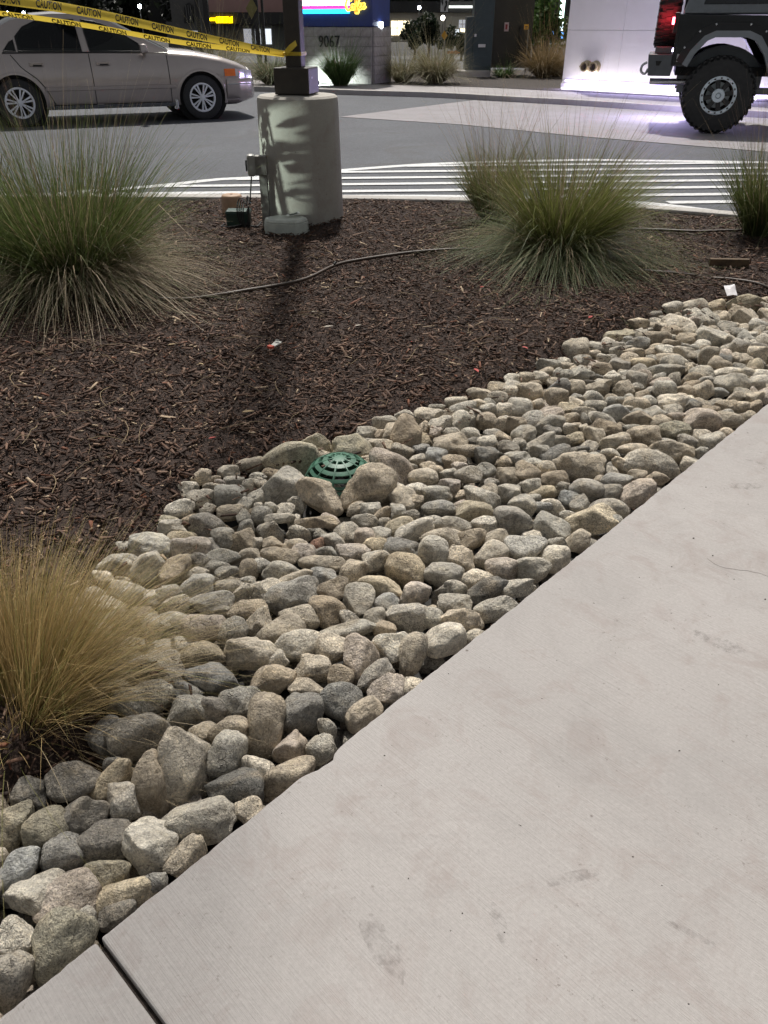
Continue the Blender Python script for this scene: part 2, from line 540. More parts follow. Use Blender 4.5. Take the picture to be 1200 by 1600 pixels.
# drive-through apron, far kerb and walk
FK = densify([(-17.58, 29.17), (-6.91, 22.61), (-3.92, 20.58), (-0.97, 18.96), (1.07, 18.14), (2.51, 17.03), (3.6, 16.24), (5.09, 14.89), (7.92, 12.41), (12.94, 8.26)], .4)
ap = [(-0.73, 14.13), (1.8, 17.44), (2.51, 16.96), (3.6, 16.17), (5.08, 14.82), (7.91, 12.35), (12.92, 8.15), (8.18, 7.31), (4.56, 9.98), (2.61, 11.54), (1.16, 12.97)]
m = MB(); m.prism(ap, lambda x, y: (x, y, LOT + .006), lambda x, y: (x, y, LOT - .02))
apron = m.build('concrete_driveway', APRON); tag(apron, kind='structure')
fk = strip(FK, 0, .16, -.2, .05).build('far_kerb', KERBC, bevel=.015); tag(fk, kind='structure')
# short joints in the far kerb are dark slits
wk = [(p[0], p[1]) for p in offset_poly(FK, .16)]
m = MB(); m.grid([[(p[0], p[1], .046) for p in wk], [(p[0] + 4, p[1] + 9, .046) for p in wk]])
fw = m.build('far_walk', mat_concrete('far_walk_concrete', (.30, .285, .285), False, True)); tag(fw, kind='structure')

# ------------------------------------------------------------------ cobbles
TONES = {'g': (.405, .385, .340), 'G': (.335, .318, .283), 'w': (.53, .495, .43), 't': (.455, .405, .332), 'y': (.48, .42, .32), 'd': (.19, .185, .172),
         'D': (.262, .25, .228), 'b': (.325, .325, .312), 'p': (.45, .40, .352), 'n': (.36, .31, .245), 'r': (.29, .17, .13), 'o': (.345, .318, .25), 's': (.41, .39, .352)}
TW = {'g': 'grey', 'G': 'mid-grey', 'w': 'pale', 't': 'tan', 'y': 'yellowish', 'd': 'charcoal', 'D': 'dark grey', 'b': 'blue-grey', 'p': 'pinkish', 'n': 'brown', 'r': 'red-brown', 'o': 'olive', 's': 'speckled grey'}
# survey of the stones: tile origin and scale, then  cx cy a b angle tone [landmark]
TILES = [
 (0, 1280, 3.75, """365 215 135 115 15 D;630 140 150 120 20 D;868 170 135 150 75 w the pale tan block;1095 215 140 75 45 t;90 330 180 90 65 b;625 320 130 80 0 o;720 455 185 80 18 y;
200 470 160 120 30 g;390 480 195 130 30 p;345 735 225 155 55 o the broad olive slab stone;110 700 120 95 -25 w;60 950 165 120 60 G;915 370 60 55 0 D;690 560 110 70 20 D;510 600 80 50 90 g"""),
 (0, 1040, 4, """895 215 195 105 15 g;650 455 150 95 50 D;870 450 190 135 15 G;190 815 115 100 -30 d;470 720 165 115 0 D;700 710 150 85 30 y;705 620 55 45 0 d;950 755 218 110 95 n;760 855 105 105 0 s;
70 1000 150 105 60 o;290 1020 130 115 45 o;510 950 150 110 50 D"""),
 (240, 1040, 4, """190 620 245 162 100 w the big pale veined boulder;230 295 127 105 0 g;365 90 165 97 -8 b the layered blue-grey stone;215 165 90 50 -20 b;375 275 85 75 -20 D;550 240 135 105 0 G;
745 90 140 95 10 n;700 370 182 115 85 n;465 400 120 70 0 t;460 560 140 108 60 w;930 310 135 125 0 D;1045 520 95 80 30 g;860 530 110 88 60 p;650 650 110 75 -35 w;840 700 185 105 40 t;
515 770 170 107 5 d;275 980 230 122 8 g;590 910 97 78 30 t;1090 400 80 50 110 g"""),
 (100, 800, 4, """540 210 132 80 0 g;370 230 50 45 0 g;345 325 130 62 0 g;520 350 110 85 30 w;680 365 107 92 0 n;830 390 80 45 0 w;820 470 122 78 0 s;250 420 80 48 -30 w;400 500 110 60 -20 w;
530 540 80 50 0 w;650 510 90 50 15 w;700 580 90 55 10 w;930 580 132 75 10 s;880 730 132 87 0 p;700 690 110 60 -10 w;580 720 100 70 -30 w;1050 770 118 82 60 g;650 850 140 55 10 w;
850 900 155 87 5 y;560 970 190 92 0 w the flat straw-draped stone;680 95 90 48 0 g;670 55 70 32 0 o;890 100 108 90 0 D the dark pointed stone;740 160 90 40 0 y;690 210 60 35 0 w;800 230 122 72 0 p;
930 225 65 50 -30 D;850 300 60 45 0 s;770 305 50 42 0 t;1000 285 107 55 0 g;960 350 77 45 0 g;1015 395 77 55 0 G;1110 190 88 82 0 n;1000 170 80 70 0 G;1150 370 75 60 90 n;1030 470 90 44 0 t;
920 440 50 42 0 t;1110 510 92 62 20 w"""),
 (360, 840, 4, """310 125 117 62 0 n;320 215 112 66 0 g;140 215 88 80 -40 n;130 115 80 47 0 t;260 45 65 50 0 t;170 45 45 35 90 w;400 50 82 42 0 t;460 95 72 56 0 p;542 50 50 42 90 r the small red-brown stone;
640 30 77 60 0 s;600 100 82 42 0 g;765 100 102 60 0 p;570 170 137 57 5 t;910 155 92 72 0 g;915 50 82 48 0 y;1075 75 112 67 -10 D;1090 205 120 106 -20 y the rounded yellow-speckled stone;
760 225 102 76 40 t;580 260 87 72 0 b;400 260 112 48 10 t;230 330 97 76 -10 w;385 370 168 102 25 s the black-and-white speckled stone;650 335 97 76 20 n;935 310 132 67 -5 y;975 410 76 62 0 b;
1150 350 102 72 20 p;800 415 122 92 80 g;610 465 128 92 -40 n;430 495 122 76 0 t;315 580 147 87 12 t;190 540 97 76 50 t;1100 505 138 97 -5 s;905 510 72 66 20 g;965 575 70 52 0 n;
730 590 188 58 10 g;420 680 148 97 20 g;640 690 112 92 0 t;815 750 145 108 100 p the pinkish wedge-shaped stone;1010 690 117 97 0 w;1130 740 148 80 75 t;130 730 162 97 0 t;265 890 142 97 0 n;
510 820 122 82 0 t;690 870 77 72 -20 n;905 880 128 77 40 D;470 945 118 62 -10 t;685 1025 132 118 0 d;985 960 117 92 35 p;830 1110 117 84 35 t;100 450 127 58 5 t;90 350 82 62 -10 w;40 290 62 42 0 t;105 285 60 42 0 w"""),
 (560, 760, 4, """260 80 92 77 0 t;490 50 92 52 0 g;500 140 97 52 0 D;760 90 117 72 -20 g;740 165 117 67 -10 y;800 40 77 57 0 t;590 250 117 57 -5 g;790 250 94 62 0 w;940 50 77 62 0 w;1030 130 77 74 -50 G;
1140 45 92 47 0 y;1150 130 67 32 0 b;965 225 125 92 -30 s the humped grey speckled stone;80 155 77 52 0 g;150 190 72 50 50 n;235 165 62 56 0 g;330 185 47 40 0 g;165 235 40 38 0 w;260 255 87 57 20 y;340 285 137 62 30 w;
40 225 82 52 0 g;130 305 72 52 0 g;40 320 62 60 0 p;115 375 77 50 0 t;520 330 127 67 0 t;470 415 102 90 90 g;690 330 112 67 25 n;640 455 97 77 -30 t;820 430 112 77 30 w;855 330 77 52 20 t;
1035 385 122 82 -10 s;525 560 127 84 -5 s;720 580 112 62 0 w;905 520 107 72 0 p;1085 515 107 82 20 w;585 650 97 62 0 g;600 735 107 64 5 g;795 650 138 67 30 d the dark slanted oblong stone;995 640 107 58 15 g;
645 835 127 72 0 t;850 770 142 67 20 g;535 960 132 97 15 w"""),
 (780, 620, 4, """320 835 122 107 -10 g the stone with a dark front face;350 1015 92 84 0 w;495 905 84 62 40 t;570 775 168 87 8 y the tan boulder on the slab edge;690 700 122 62 -10 s;860 605 117 77 20 p;700 605 72 57 0 G;
550 590 107 72 -5 s;505 440 152 87 0 t the wide tan boulder;950 420 168 82 -12 w the long pale yellow stone;1090 350 132 72 0 t;735 520 97 47 5 b;855 495 67 42 0 t;980 510 72 40 0 n;770 430 57 56 0 t;840 335 97 42 3 t;
340 525 92 67 -10 n;400 575 57 42 0 g;285 610 117 42 0 y;190 570 72 57 0 g;70 600 82 62 0 w;50 505 67 62 0 n;140 690 77 72 -40 g;260 700 67 37 -10 b;340 690 87 47 -20 w;440 640 62 52 0 b;505 675 67 56 60 G;
425 745 47 32 0 w;180 475 82 62 -20 n;300 445 62 44 0 t;215 420 62 37 0 g;110 390 92 47 0 g;35 410 42 40 0 n;255 300 107 47 20 g;365 290 77 47 0 g;250 350 62 47 0 g;350 370 97 57 20 b;490 335 72 24 0 d;
590 260 76 62 90 t;680 205 97 52 -15 n;720 290 92 52 20 t;690 360 62 37 0 g;480 265 57 47 0 y;520 205 42 36 0 g;445 205 50 40 0 w;910 260 102 77 0 t;880 140 97 52 0 n;825 225 57 47 0 g;1100 220 102 67 10 o;
985 115 77 57 0 g;740 100 92 50 0 b;860 50 82 47 0 t;1085 50 97 62 0 w;300 180 97 62 0 g;160 240 77 62 30 g;60 320 67 47 0 G;330 215 57 42 0 D;430 70 67 37 0 y;440 140 67 37 0 t;530 95 72 30 0 t;600 65 67 40 0 g;
545 140 38 34 90 G;660 150 102 37 -20 g;100 180 62 52 0 n;740 30 77 30 0 g"""),
 (200, 660, 4.615, """880 310 102 52 5 t;720 360 77 50 0 w;525 400 77 62 0 t;430 490 77 67 40 w;530 560 92 77 0 w;370 630 102 67 15 w;620 475 82 40 5 t;730 540 112 87 0 G;765 430 72 42 0 g;625 410 47 27 0 n;
665 435 42 24 0 p;950 440 52 44 0 w;865 460 58 46 90 g;940 390 62 30 0 w;575 635 62 52 0 w;735 650 92 57 10 t;845 600 62 60 0 w;840 670 57 56 0 g;935 540 72 60 50 g;940 615 36 32 90 w"""),
 (380, 640, 3.529, """265 280 157 97 10 o the smooth olive-tan boulder;405 215 87 72 0 o;605 220 117 78 5 o the faceted olive boulder;210 430 132 87 30 G;430 475 137 87 -20 t the jagged tan rock;695 450 158 118 60 n the big rough brown rock;
820 330 142 92 -45 p;900 145 107 82 70 n the upright egg-shaped stone;820 130 62 46 70 t;200 600 82 27 3 g;400 620 117 32 3 n;755 200 67 38 0 t;675 135 67 40 0 g;760 140 37 30 0 n;780 85 67 47 0 g"""),
 (540, 560, 4, """690 280 67 40 0 w;835 228 82 42 0 t;945 185 60 40 0 t;1040 140 47 44 0 w;1130 130 50 40 0 t;1140 210 87 57 0 t;530 370 97 57 -10 w;365 365 67 42 10 w;570 315 50 27 0 g;815 290 77 34 0 t;950 250 62 40 0 w;
895 325 57 42 0 g;650 345 47 27 0 t;595 425 72 57 10 w;710 400 77 62 60 w;795 385 67 52 80 w;880 395 60 57 0 t;990 330 52 50 0 w;1080 310 82 62 0 w;975 415 47 40 0 n;1060 410 62 47 0 t;655 540 107 67 20 t;
495 510 50 47 0 y;490 440 47 42 90 t;570 615 70 57 0 b;680 655 74 54 5 n;470 570 52 37 0 b;440 635 62 37 0 g;770 580 72 37 0 t;885 530 62 47 20 w;800 520 62 27 0 d;780 470 62 37 0 w;990 560 92 52 0 b;
880 610 72 57 0 d;1120 510 82 57 30 g;485 745 87 57 0 t;555 700 62 32 0 n;420 690 37 30 0 g;640 725 62 37 0 g;770 725 87 52 0 G;980 655 54 44 0 o;1080 640 72 42 0 w;880 700 62 47 0 g;650 800 67 47 0 p;
560 840 92 52 0 g;430 900 57 52 0 n;870 820 87 67 0 n;1010 755 67 62 0 n;1130 720 82 62 0 y"""),
 (760, 500, 5, """690 240 117 92 25 t the sloped mulch-edge stone;840 210 62 47 0 g;840 275 52 40 0 t;480 360 92 50 0 g;625 370 67 34 0 t;750 325 67 50 0 g;750 420 87 64 0 g;440 445 77 47 0 w;615 440 62 47 0 g;310 460 60 47 0 n;
200 475 54 52 0 w;85 530 72 47 0 w;340 550 102 72 10 w;190 570 57 52 0 w;80 610 77 47 0 g;560 540 92 62 20 b;695 530 72 62 0 t;870 460 62 34 0 d;800 500 62 30 0 d;880 540 112 57 12 t;985 470 77 54 0 g;
1040 370 82 72 0 s;1080 545 82 67 0 t;1030 130 132 52 10 o;990 220 97 47 0 G;1010 250 57 42 25 w;910 305 57 37 0 g;905 385 82 47 0 n"""),
 (960, 440, 5, """1010 180 162 72 8 o the olive-brown corner stone;625 200 97 62 5 w;790 200 72 52 20 y;455 215 77 57 0 w;590 240 82 37 -10 g;290 265 77 37 0 D;185 335 77 52 0 t;320 325 67 42 0 g;1030 290 107 72 -20 t;
500 330 142 72 0 w;720 310 92 62 0 w;850 275 82 47 0 t;890 360 87 50 0 g;440 410 87 62 0 n;560 460 87 57 0 t;760 440 142 77 -5 w;340 450 102 62 0 n;180 490 92 47 10 b;150 560 77 44 0 t;80 430 87 44 0 t;
540 560 87 57 0 w;390 545 77 47 0 w;230 650 97 52 0 y;400 690 142 47 5 g;410 610 112 47 0 t;730 600 82 72 90 t;860 610 62 52 0 d;1010 620 92 57 0 t;1020 450 72 62 0 G;1130 540 92 52 0 D;1100 670 72 62 80 y;
170 775 82 72 -20 G;330 765 82 44 10 g;80 840 87 67 0 t;395 845 87 72 0 g;450 945 112 82 0 w;215 950 132 62 0 t;550 865 82 57 0 n;600 770 82 57 0 t;470 770 57 50 90 g;700 850 77 70 40 t;810 865 77 37 0 b;
920 800 132 77 0 g;870 720 112 47 0 w;610 985 67 50 60 d;350 1020 92 47 0 g;195 1080 112 62 0 n;690 1100 142 102 -10 p the large smooth tan boulder;880 1080 122 67 0 t;470 1140 127 72 0 o;740 1000 82 37 0 n;
880 980 92 52 0 t;940 910 67 52 0 t;1000 980 52 42 0 t;1100 920 72 66 60 t;1010 880 82 47 0 g;1120 810 92 77 0 w"""),
]
def unit_ico(sub):
    bm = bmesh.new()
    bmesh.ops.create_icosphere(bm, subdivisions=sub, radius=1)
    v = np.array([x.co[:] for x in bm.verts]); f = np.array([[y.index for y in x.verts] for x in bm.faces])
    bm.free()
    return v, f
def rock_shape(V, seed, angular):
    r = np.random.default_rng(seed)
    P = V * (1 + 0.0 * V)
    # squarish superellipsoid, then worn planar cuts
    e = r.uniform(2.1, 3.0)
    P = V / (np.abs(V) ** e).sum(1, keepdims=True) ** (1 / e)
    for _ in range(r.integers(8, 13) if angular else r.integers(4, 7)):
        n = r.normal(size=3); n /= np.linalg.norm(n)
        d = r.uniform(.54, .82) if angular else r.uniform(.64, .88)
        t = P @ n - d
        w = .042 if angular else .10
        cut = w * np.log1p(np.exp(np.clip(t / w, -30, 30)))
        P = P - np.outer(cut * .93, n)
    o = Vector((seed * 3.7, seed * 1.3, 0))
    a1, a2, a3 = (.17, .085, .036) if angular else (.16, .055, .022)
    off = np.array([a1 * noise.noise(Vector(p) * 1.2 + o) + a2 * noise.noise(Vector(p) * 3.1 + o) + a3 * noise.noise(Vector(p) * 7.5 + o) + .35 * a3 * noise.noise(Vector(p) * 17 + o) for p in P])
    P = P * (1 + off)[:, None]
    P -= (P.max(0) + P.min(0)) / 2
    return P / (np.abs(P).max(0) * .97)
V4, F4 = unit_ico(4); V2, F2 = unit_ico(2)
SHAPES = [rock_shape(V4, i, i % 2 == 0) for i in range(40)]
ROCK_ME = []
for i, P in enumerate(SHAPES):
    me = big_mesh('cobble', P, F4, mat=ROCK, smooth=True)
    ROCK_ME.append(me)
SMALL = [rock_shape(V2, 100 + i, i % 2 == 0) for i in range(14)]

VIEW_R, VIEW_U, VIEW_Z = Vector((1, 0, 0)), Vector((0, CS, CC)), Vector((0, -CC, CS))
stones = []            # dict(pos, px, A, B, C, rot, tone, mark)
DRAIN = at(531, 752, -.03)
for ox, oy, s, txt in TILES:
    for ent in txt.replace('\n', '').split(';'):
        q = ent.strip().split(' ', 6)
        cx, cy, a, b, ang = map(float, q[:5])
        px, py, a, b = ox + cx / s, oy + cy / s, a / s, b / s
        if any(((px - o['px'][0]) / max(o['a'], 6)) ** 2 + ((py - o['px'][1]) / max(o['b'], 6)) ** 2 < .30 for o in stones): continue
        rr = random.Random(int(px * 31 + py * 17))
        z = -.035 + rr.uniform(-.008, .008) + (.012 if oy == 640 and s > 3.5 and s < 3.6 and a > 25 else 0)
        p0 = at(px, py, z)
        d = proj(p0)[2]
        # the part facing the camera sits where it is seen; push the centre a little deeper
        A, B = a * d / 1200 * 1.07, b * d / 1200 * 1.07
        stones.append(dict(px=(px, py), a=a, b=b, pos=p0, A=A, B=B, C=min(A, B) * rr.uniform(.85, 1.05), ang=R(ang + rr.uniform(-4, 4)), tone=q[5], mark=q[6] if len(q) > 6 else None, key=rr.random()))
# keep every stone clear of the slab
for o in stones:
    rad = min(o['A'], o['B'])
    w = slab_w(o['pos'].x, o['pos'].y)
    if w < rad * .62:
        o['pos'] = o['pos'] + SN * (rad * .62 - w) + Vector((0, 0, -.012))
def rock_rot(o):
    c, s = math.cos(o['ang']), math.sin(o['ang'])
    ax = VIEW_R * c + VIEW_U * s; ay = -VIEW_R * s + VIEW_U * c
    M = Matrix((ax, ay, VIEW_Z)).transposed()
    f = int(o['key'] * 997) % 4
    return M @ (Matrix.Identity(3), Matrix.Rotation(math.pi, 3, 'X'), Matrix.Rotation(math.pi, 3, 'Y'), Matrix.Rotation(math.pi, 3, 'Z'))[f]
# fill the open places of the bed with more stones of the same sizes
xy = np.array([(o['pos'].x, o['pos'].y) for o in stones]); rad = np.array([math.sqrt(o['A'] * o['B']) for o in stones])
xy, rad = list(map(tuple, xy)), list(rad)
lo, hi = BED_POLY.min(0), BED_POLY.max(0)
cand = rng.uniform(lo, hi, (26000, 2)); sd = sdist(cand, BED_POLY)
ax_, ar_ = np.array(xy), np.array(rad)
fill = []
for (x, y), d in zip(cand, sd):
    if d > -.02: continue
    r = rng.uniform(.022, .046)
    if (x - DRAIN.x) ** 2 + (y - DRAIN.y) ** 2 < .145 ** 2: continue
    dd = np.hypot(ax_[:, 0] - x, ax_[:, 1] - y)
    if np.any(dd < (ar_ + r) * .80): continue
    if slab_w(x, y) < r * .8: continue
    ax_ = np.vstack([ax_, (x, y)]); ar_ = np.append(ar_, r)
    asp = rng.uniform(.65, 1)
    z = -.045 + rng.uniform(-.015, .01)
    p = Vector((x, y, z)); q = proj(p)
    A, B = r * 1.1 / math.sqrt(asp), r * 1.1 * math.sqrt(asp)
    stones.append(dict(px=q[:2], a=A * 1200 / q[2], b=B * 1200 / q[2], pos=p, A=A, B=B, C=B * .95, ang=rng.uniform(-.6, .6), tone=rng.choice(list('ggwwttspGn')), mark=None, key=float(rng.random()), extra=True))
def seen(o):
    x, y = o['px']
    return 0 if not (-o['a'] < x < 1200 + o['a'] and y < 1600 + o['b']) else o['a'] * o['b'] * (.35 if o.get('extra') else 1)
stones.sort(key=lambda o: -seen(o))
solo, rest = stones[:298], stones[298:]

def tone_of(o):
    rr = random.Random(int(o['key'] * 1e9))
    c = TONES[o['tone']]; f = rr.uniform(.90, 1.34); w = rr.uniform(-.015, .03)
    return (c[0] * f * (1 + w), c[1] * f, c[2] * f * (1 - w))
ORD = lambda n: {1: 'first', 2: 'second', 3: 'third', 4: 'fourth', 5: 'fifth', 6: 'sixth', 7: 'seventh', 8: 'eighth', 9: 'ninth', 10: 'tenth'}.get(n, '%d%s' % (n, 'th' if 10 < n % 100 < 14 else {1: 'st', 2: 'nd', 3: 'rd'}.get(n % 10, 'th')))
marks = [o for o in solo if o['mark']]
sdm = sdist(np.array([(o['pos'].x, o['pos'].y) for o in solo]), np.array([tuple(b) for b in BED] + [(-2, 0), (0, 0), (3.0, 3.2)]))
edge_slab, edge_mulch = [], []
for o, dm in zip(solo, sdm):
    w = slab_w(o['pos'].x, o['pos'].y)
    if o['mark']: continue
    if w < min(o['A'], o['B']) * 1.15 + .02: edge_slab.append(o); o['zone'] = 's'
    elif dm > -.07 and o['px'][1] < 840: edge_mulch.append(o); o['zone'] = 'm'
edge_slab.sort(key=lambda o: slab_u(o['pos'].x, o['pos'].y))
edge_mulch.sort(key=lambda o: o['px'][0])
def shape_word(o):
    r = max(o['A'], o['B']) / min(o['A'], o['B'])
    return 'long' if r > 1.9 else 'oblong' if r > 1.35 else 'rounded'
def size_word(o):
    m = math.sqrt(o['A'] * o['B'])
    return 'large ' if m > .054 else 'small ' if m < .033 else ''
for o in solo:
    base = size_word(o) + TW[o['tone']] + ' ' + shape_word(o) + ' cobble'
    if o['mark']:
        o['label'] = o['mark'].replace('the ', '', 1) + ' in the cobble bed'
    elif o.get('zone') == 's':
        n = [i for i, e in enumerate(edge_slab) if slab_u(e['pos'].x, e['pos'].y) > 0]
        i = edge_slab.index(o)
        if n and i >= n[0]: o['label'] = base + ' against the slab edge, ' + ORD(i - n[0] + 1) + ' past the joint'
        else: o['label'] = base + ' against the slab edge, ' + ORD((n[0] if n else 0) - i) + ' before the joint'
    elif o.get('zone') == 'm':
        o['label'] = base + ' on the mulch edge, ' + ORD(edge_mulch.index(o) + 1) + ' from the left'
    else:
        near = min(marks, key=lambda e: math.hypot(e['px'][0] - o['px'][0], (e['px'][1] - o['px'][1]) * 1.2))
        dx, dy = o['px'][0] - near['px'][0], o['px'][1] - near['px'][1]
        side = ('right of ' if dx > 0 else 'left of ') if abs(dx) > abs(dy) * 1.3 else ('below ' if dy > 0 else 'above ')
        if abs(dx) > 14 and abs(dy) > 14 and .45 < abs(dx) / abs(dy) < 2.2:
            side = ('below' if dy > 0 else 'above') + ('-right of ' if dx > 0 else '-left of ')
        far = math.hypot(dx, dy) / (near['a'] + near['b'])
        o['label'] = base + (' close ' if far < 1.2 else ' well ' if far > 2.6 else ' just ') + side + near['mark']
cnt = {}
for o in solo: cnt.setdefault(o['label'], []).append(o)
for lab, os_ in cnt.items():
    if len(os_) > 1:
        os_.sort(key=lambda o: o['px'][0])
        for i, o in enumerate(os_): o['label'] = ('leftmost ' if i == 0 else 'rightmost ' if i == len(os_) - 1 else ORD(i + 1) + ' ') + lab
for o in solo:
    ob = link('cobble', ROCK_ME[int(o['key'] * 7919) % len(ROCK_ME)])
    M = rock_rot(o).to_4x4()
    ob.matrix_world = Matrix.Translation(o['pos']) @ M @ Matrix.Diagonal((o['A'], o['B'], o['C'], 1))
    ob.color = (*tone_of(o), 1)
    tag(ob, o['label'], 'rock', 'cobbles in the drainage bed')

# the smaller stones between and beneath
vv, ff, cc = [], [], []
def bulk(P, Fa, o_pos, M3, sc3, col):
    b = sum(len(x) for x in vv)
    W = (P * np.array(sc3)) @ np.array(M3).T + np.array(o_pos)
    vv.append(W); ff.append(Fa + b); cc.append(np.tile(np.array(col), (len(P), 1)))
V3, F3 = unit_ico(3)
MID = [rock_shape(V3, 200 + i, i % 2 == 0) for i in range(10)]
for o in rest:
    bulk(MID[int(o['key'] * 7919) % 10], F3, o['pos'], rock_rot(o), (o['A'], o['B'], o['C']), tone_of(o))
cand = rng.uniform(lo, hi, (9000, 2)); sd = sdist(cand, BED_POLY)
ux, ur = np.zeros((0, 2)), np.zeros(0)
for (x, y), d in zip(cand, sd):
    if d > -.01 or slab_w(x, y) < .03: continue
    r = rng.uniform(.018, .035)
    if (x - DRAIN.x) ** 2 + (y - DRAIN.y) ** 2 < .13 ** 2: continue
    if len(ux) and np.any(np.hypot(ux[:, 0] - x, ux[:, 1] - y) < (ur + r) * .75): continue
    ux = np.vstack([ux, (x, y)]); ur = np.append(ur, r)
    q = Vector(rng.normal(size=3)).to_track_quat('Z', 'Y').to_matrix()
    c = np.array(TONES[rng.choice(list('gGtnDsp'))]) * rng.uniform(.75, 1.0)
    bulk(SMALL[rng.integers(14)], F2, (x, y, -.100 + rng.uniform(-.012, .010)), q, (r * 1.25, r, r * .85), c)
under = link('bed_pebbles', big_mesh('bed_pebbles', np.vstack(vv), np.vstack(ff), np.vstack(cc), ROCK_M, True))
tag(under, 'mass of smaller stones filling the bed between the cobbles', 'pebbles', kind='stuff')

# ------------------------------------------------------------------ bark mulch
N = 135000
u = rng.uniform(0, 1, (int(N * 2.4), 2))
P = np.column_stack([-4.8 + 9.6 * u[:, 0], .8 + 6.0 * u[:, 1]])
dist = np.hypot(P[:, 0], P[:, 1])
keep = (rng.uniform(0, 1, len(P)) < np.clip(3.4 / dist, .30, 1)) & (P[:, 1] < kerb_y(P[:, 0]) - .01) & (np.abs(P[:, 0]) < .62 * P[:, 1] + .55)
P = P[keep]
d = sdist(P, BED_POLY)
spill = (d < -.06) & (d > -.20) & (rng.uniform(0, 1, len(P)) < .10) & (slab_w(P[:, 0], P[:, 1]) > .35)
ok = ((d > -.06) | spill) & (slab_w(P[:, 0], P[:, 1]) > .03)
P, spill = P[ok][:N], spill[ok][:N]
Z = np.where(spill, -.016, bed_z(P)); n = len(P)
L = np.clip(rng.lognormal(-4.22, .66, n), .004, .080); W = np.clip(L * rng.uniform(.07, .34, n), .0016, .011); T = np.clip(W * rng.uniform(.25, .7, n), .0010, .005)
yaw = rng.uniform(0, 2 * np.pi, n); pit = rng.normal(0, .30, n); roll = rng.normal(0, .5, n)
bx = np.array([(-1, -1, -1), (1, -.6, -1), (1, .6, -1), (-1, 1, -1), (-.9, -.8, 1), (.85, -.5, 1), (.85, .4, 1), (-.9, .7, 1)]) * .5
bf = np.array([(3, 2, 1, 0), (4, 5, 6, 7), (0, 1, 5, 4), (1, 2, 6, 5), (2, 3, 7, 6), (3, 0, 4, 7)])
Q = bx[None] * np.stack([L, W, T], 1)[:, None]
Q = Q + rng.normal(0, .0012, Q.shape)
cr, sr, cp, sp, cy_, sy_ = np.cos(roll), np.sin(roll), np.cos(pit), np.sin(pit), np.cos(yaw), np.sin(yaw)
y1 = Q[..., 1] * cr[:, None] - Q[..., 2] * sr[:, None]; z1 = Q[..., 1] * sr[:, None] + Q[..., 2] * cr[:, None]
x2 = Q[..., 0] * cp[:, None] + z1 * sp[:, None]; z2 = -Q[..., 0] * sp[:, None] + z1 * cp[:, None]
X = x2 * cy_[:, None] - y1 * sy_[:, None] + P[:, :1]; Y = x2 * sy_[:, None] + y1 * cy_[:, None] + P[:, 1:]
Zc = z2 + (Z + .004 + rng.uniform(0, .014, n))[:, None]
pal = np.array([(.028, .0145, .0095), (.055, .029, .019), (.085, .047, .031), (.118, .069, .047), (.18, .12, .085), (.31, .24, .165), (.14, .055, .03)])
ci = rng.choice(len(pal), n, p=[.20, .27, .25, .16, .07, .03, .02])
colr = np.repeat(pal[ci] * rng.uniform(.7, 1.3, (n, 1)), 8, 0)
faces = (bf[None] + 8 * np.arange(n)[:, None, None]).reshape(-1, 4)
chips = link('mulch', big_mesh('mulch', np.stack([X, Y, Zc], -1).reshape(-1, 3), faces, colr, CHIP))
tag(chips, 'dark brown shredded bark mulch covering the planting bed', 'mulch', kind='stuff')

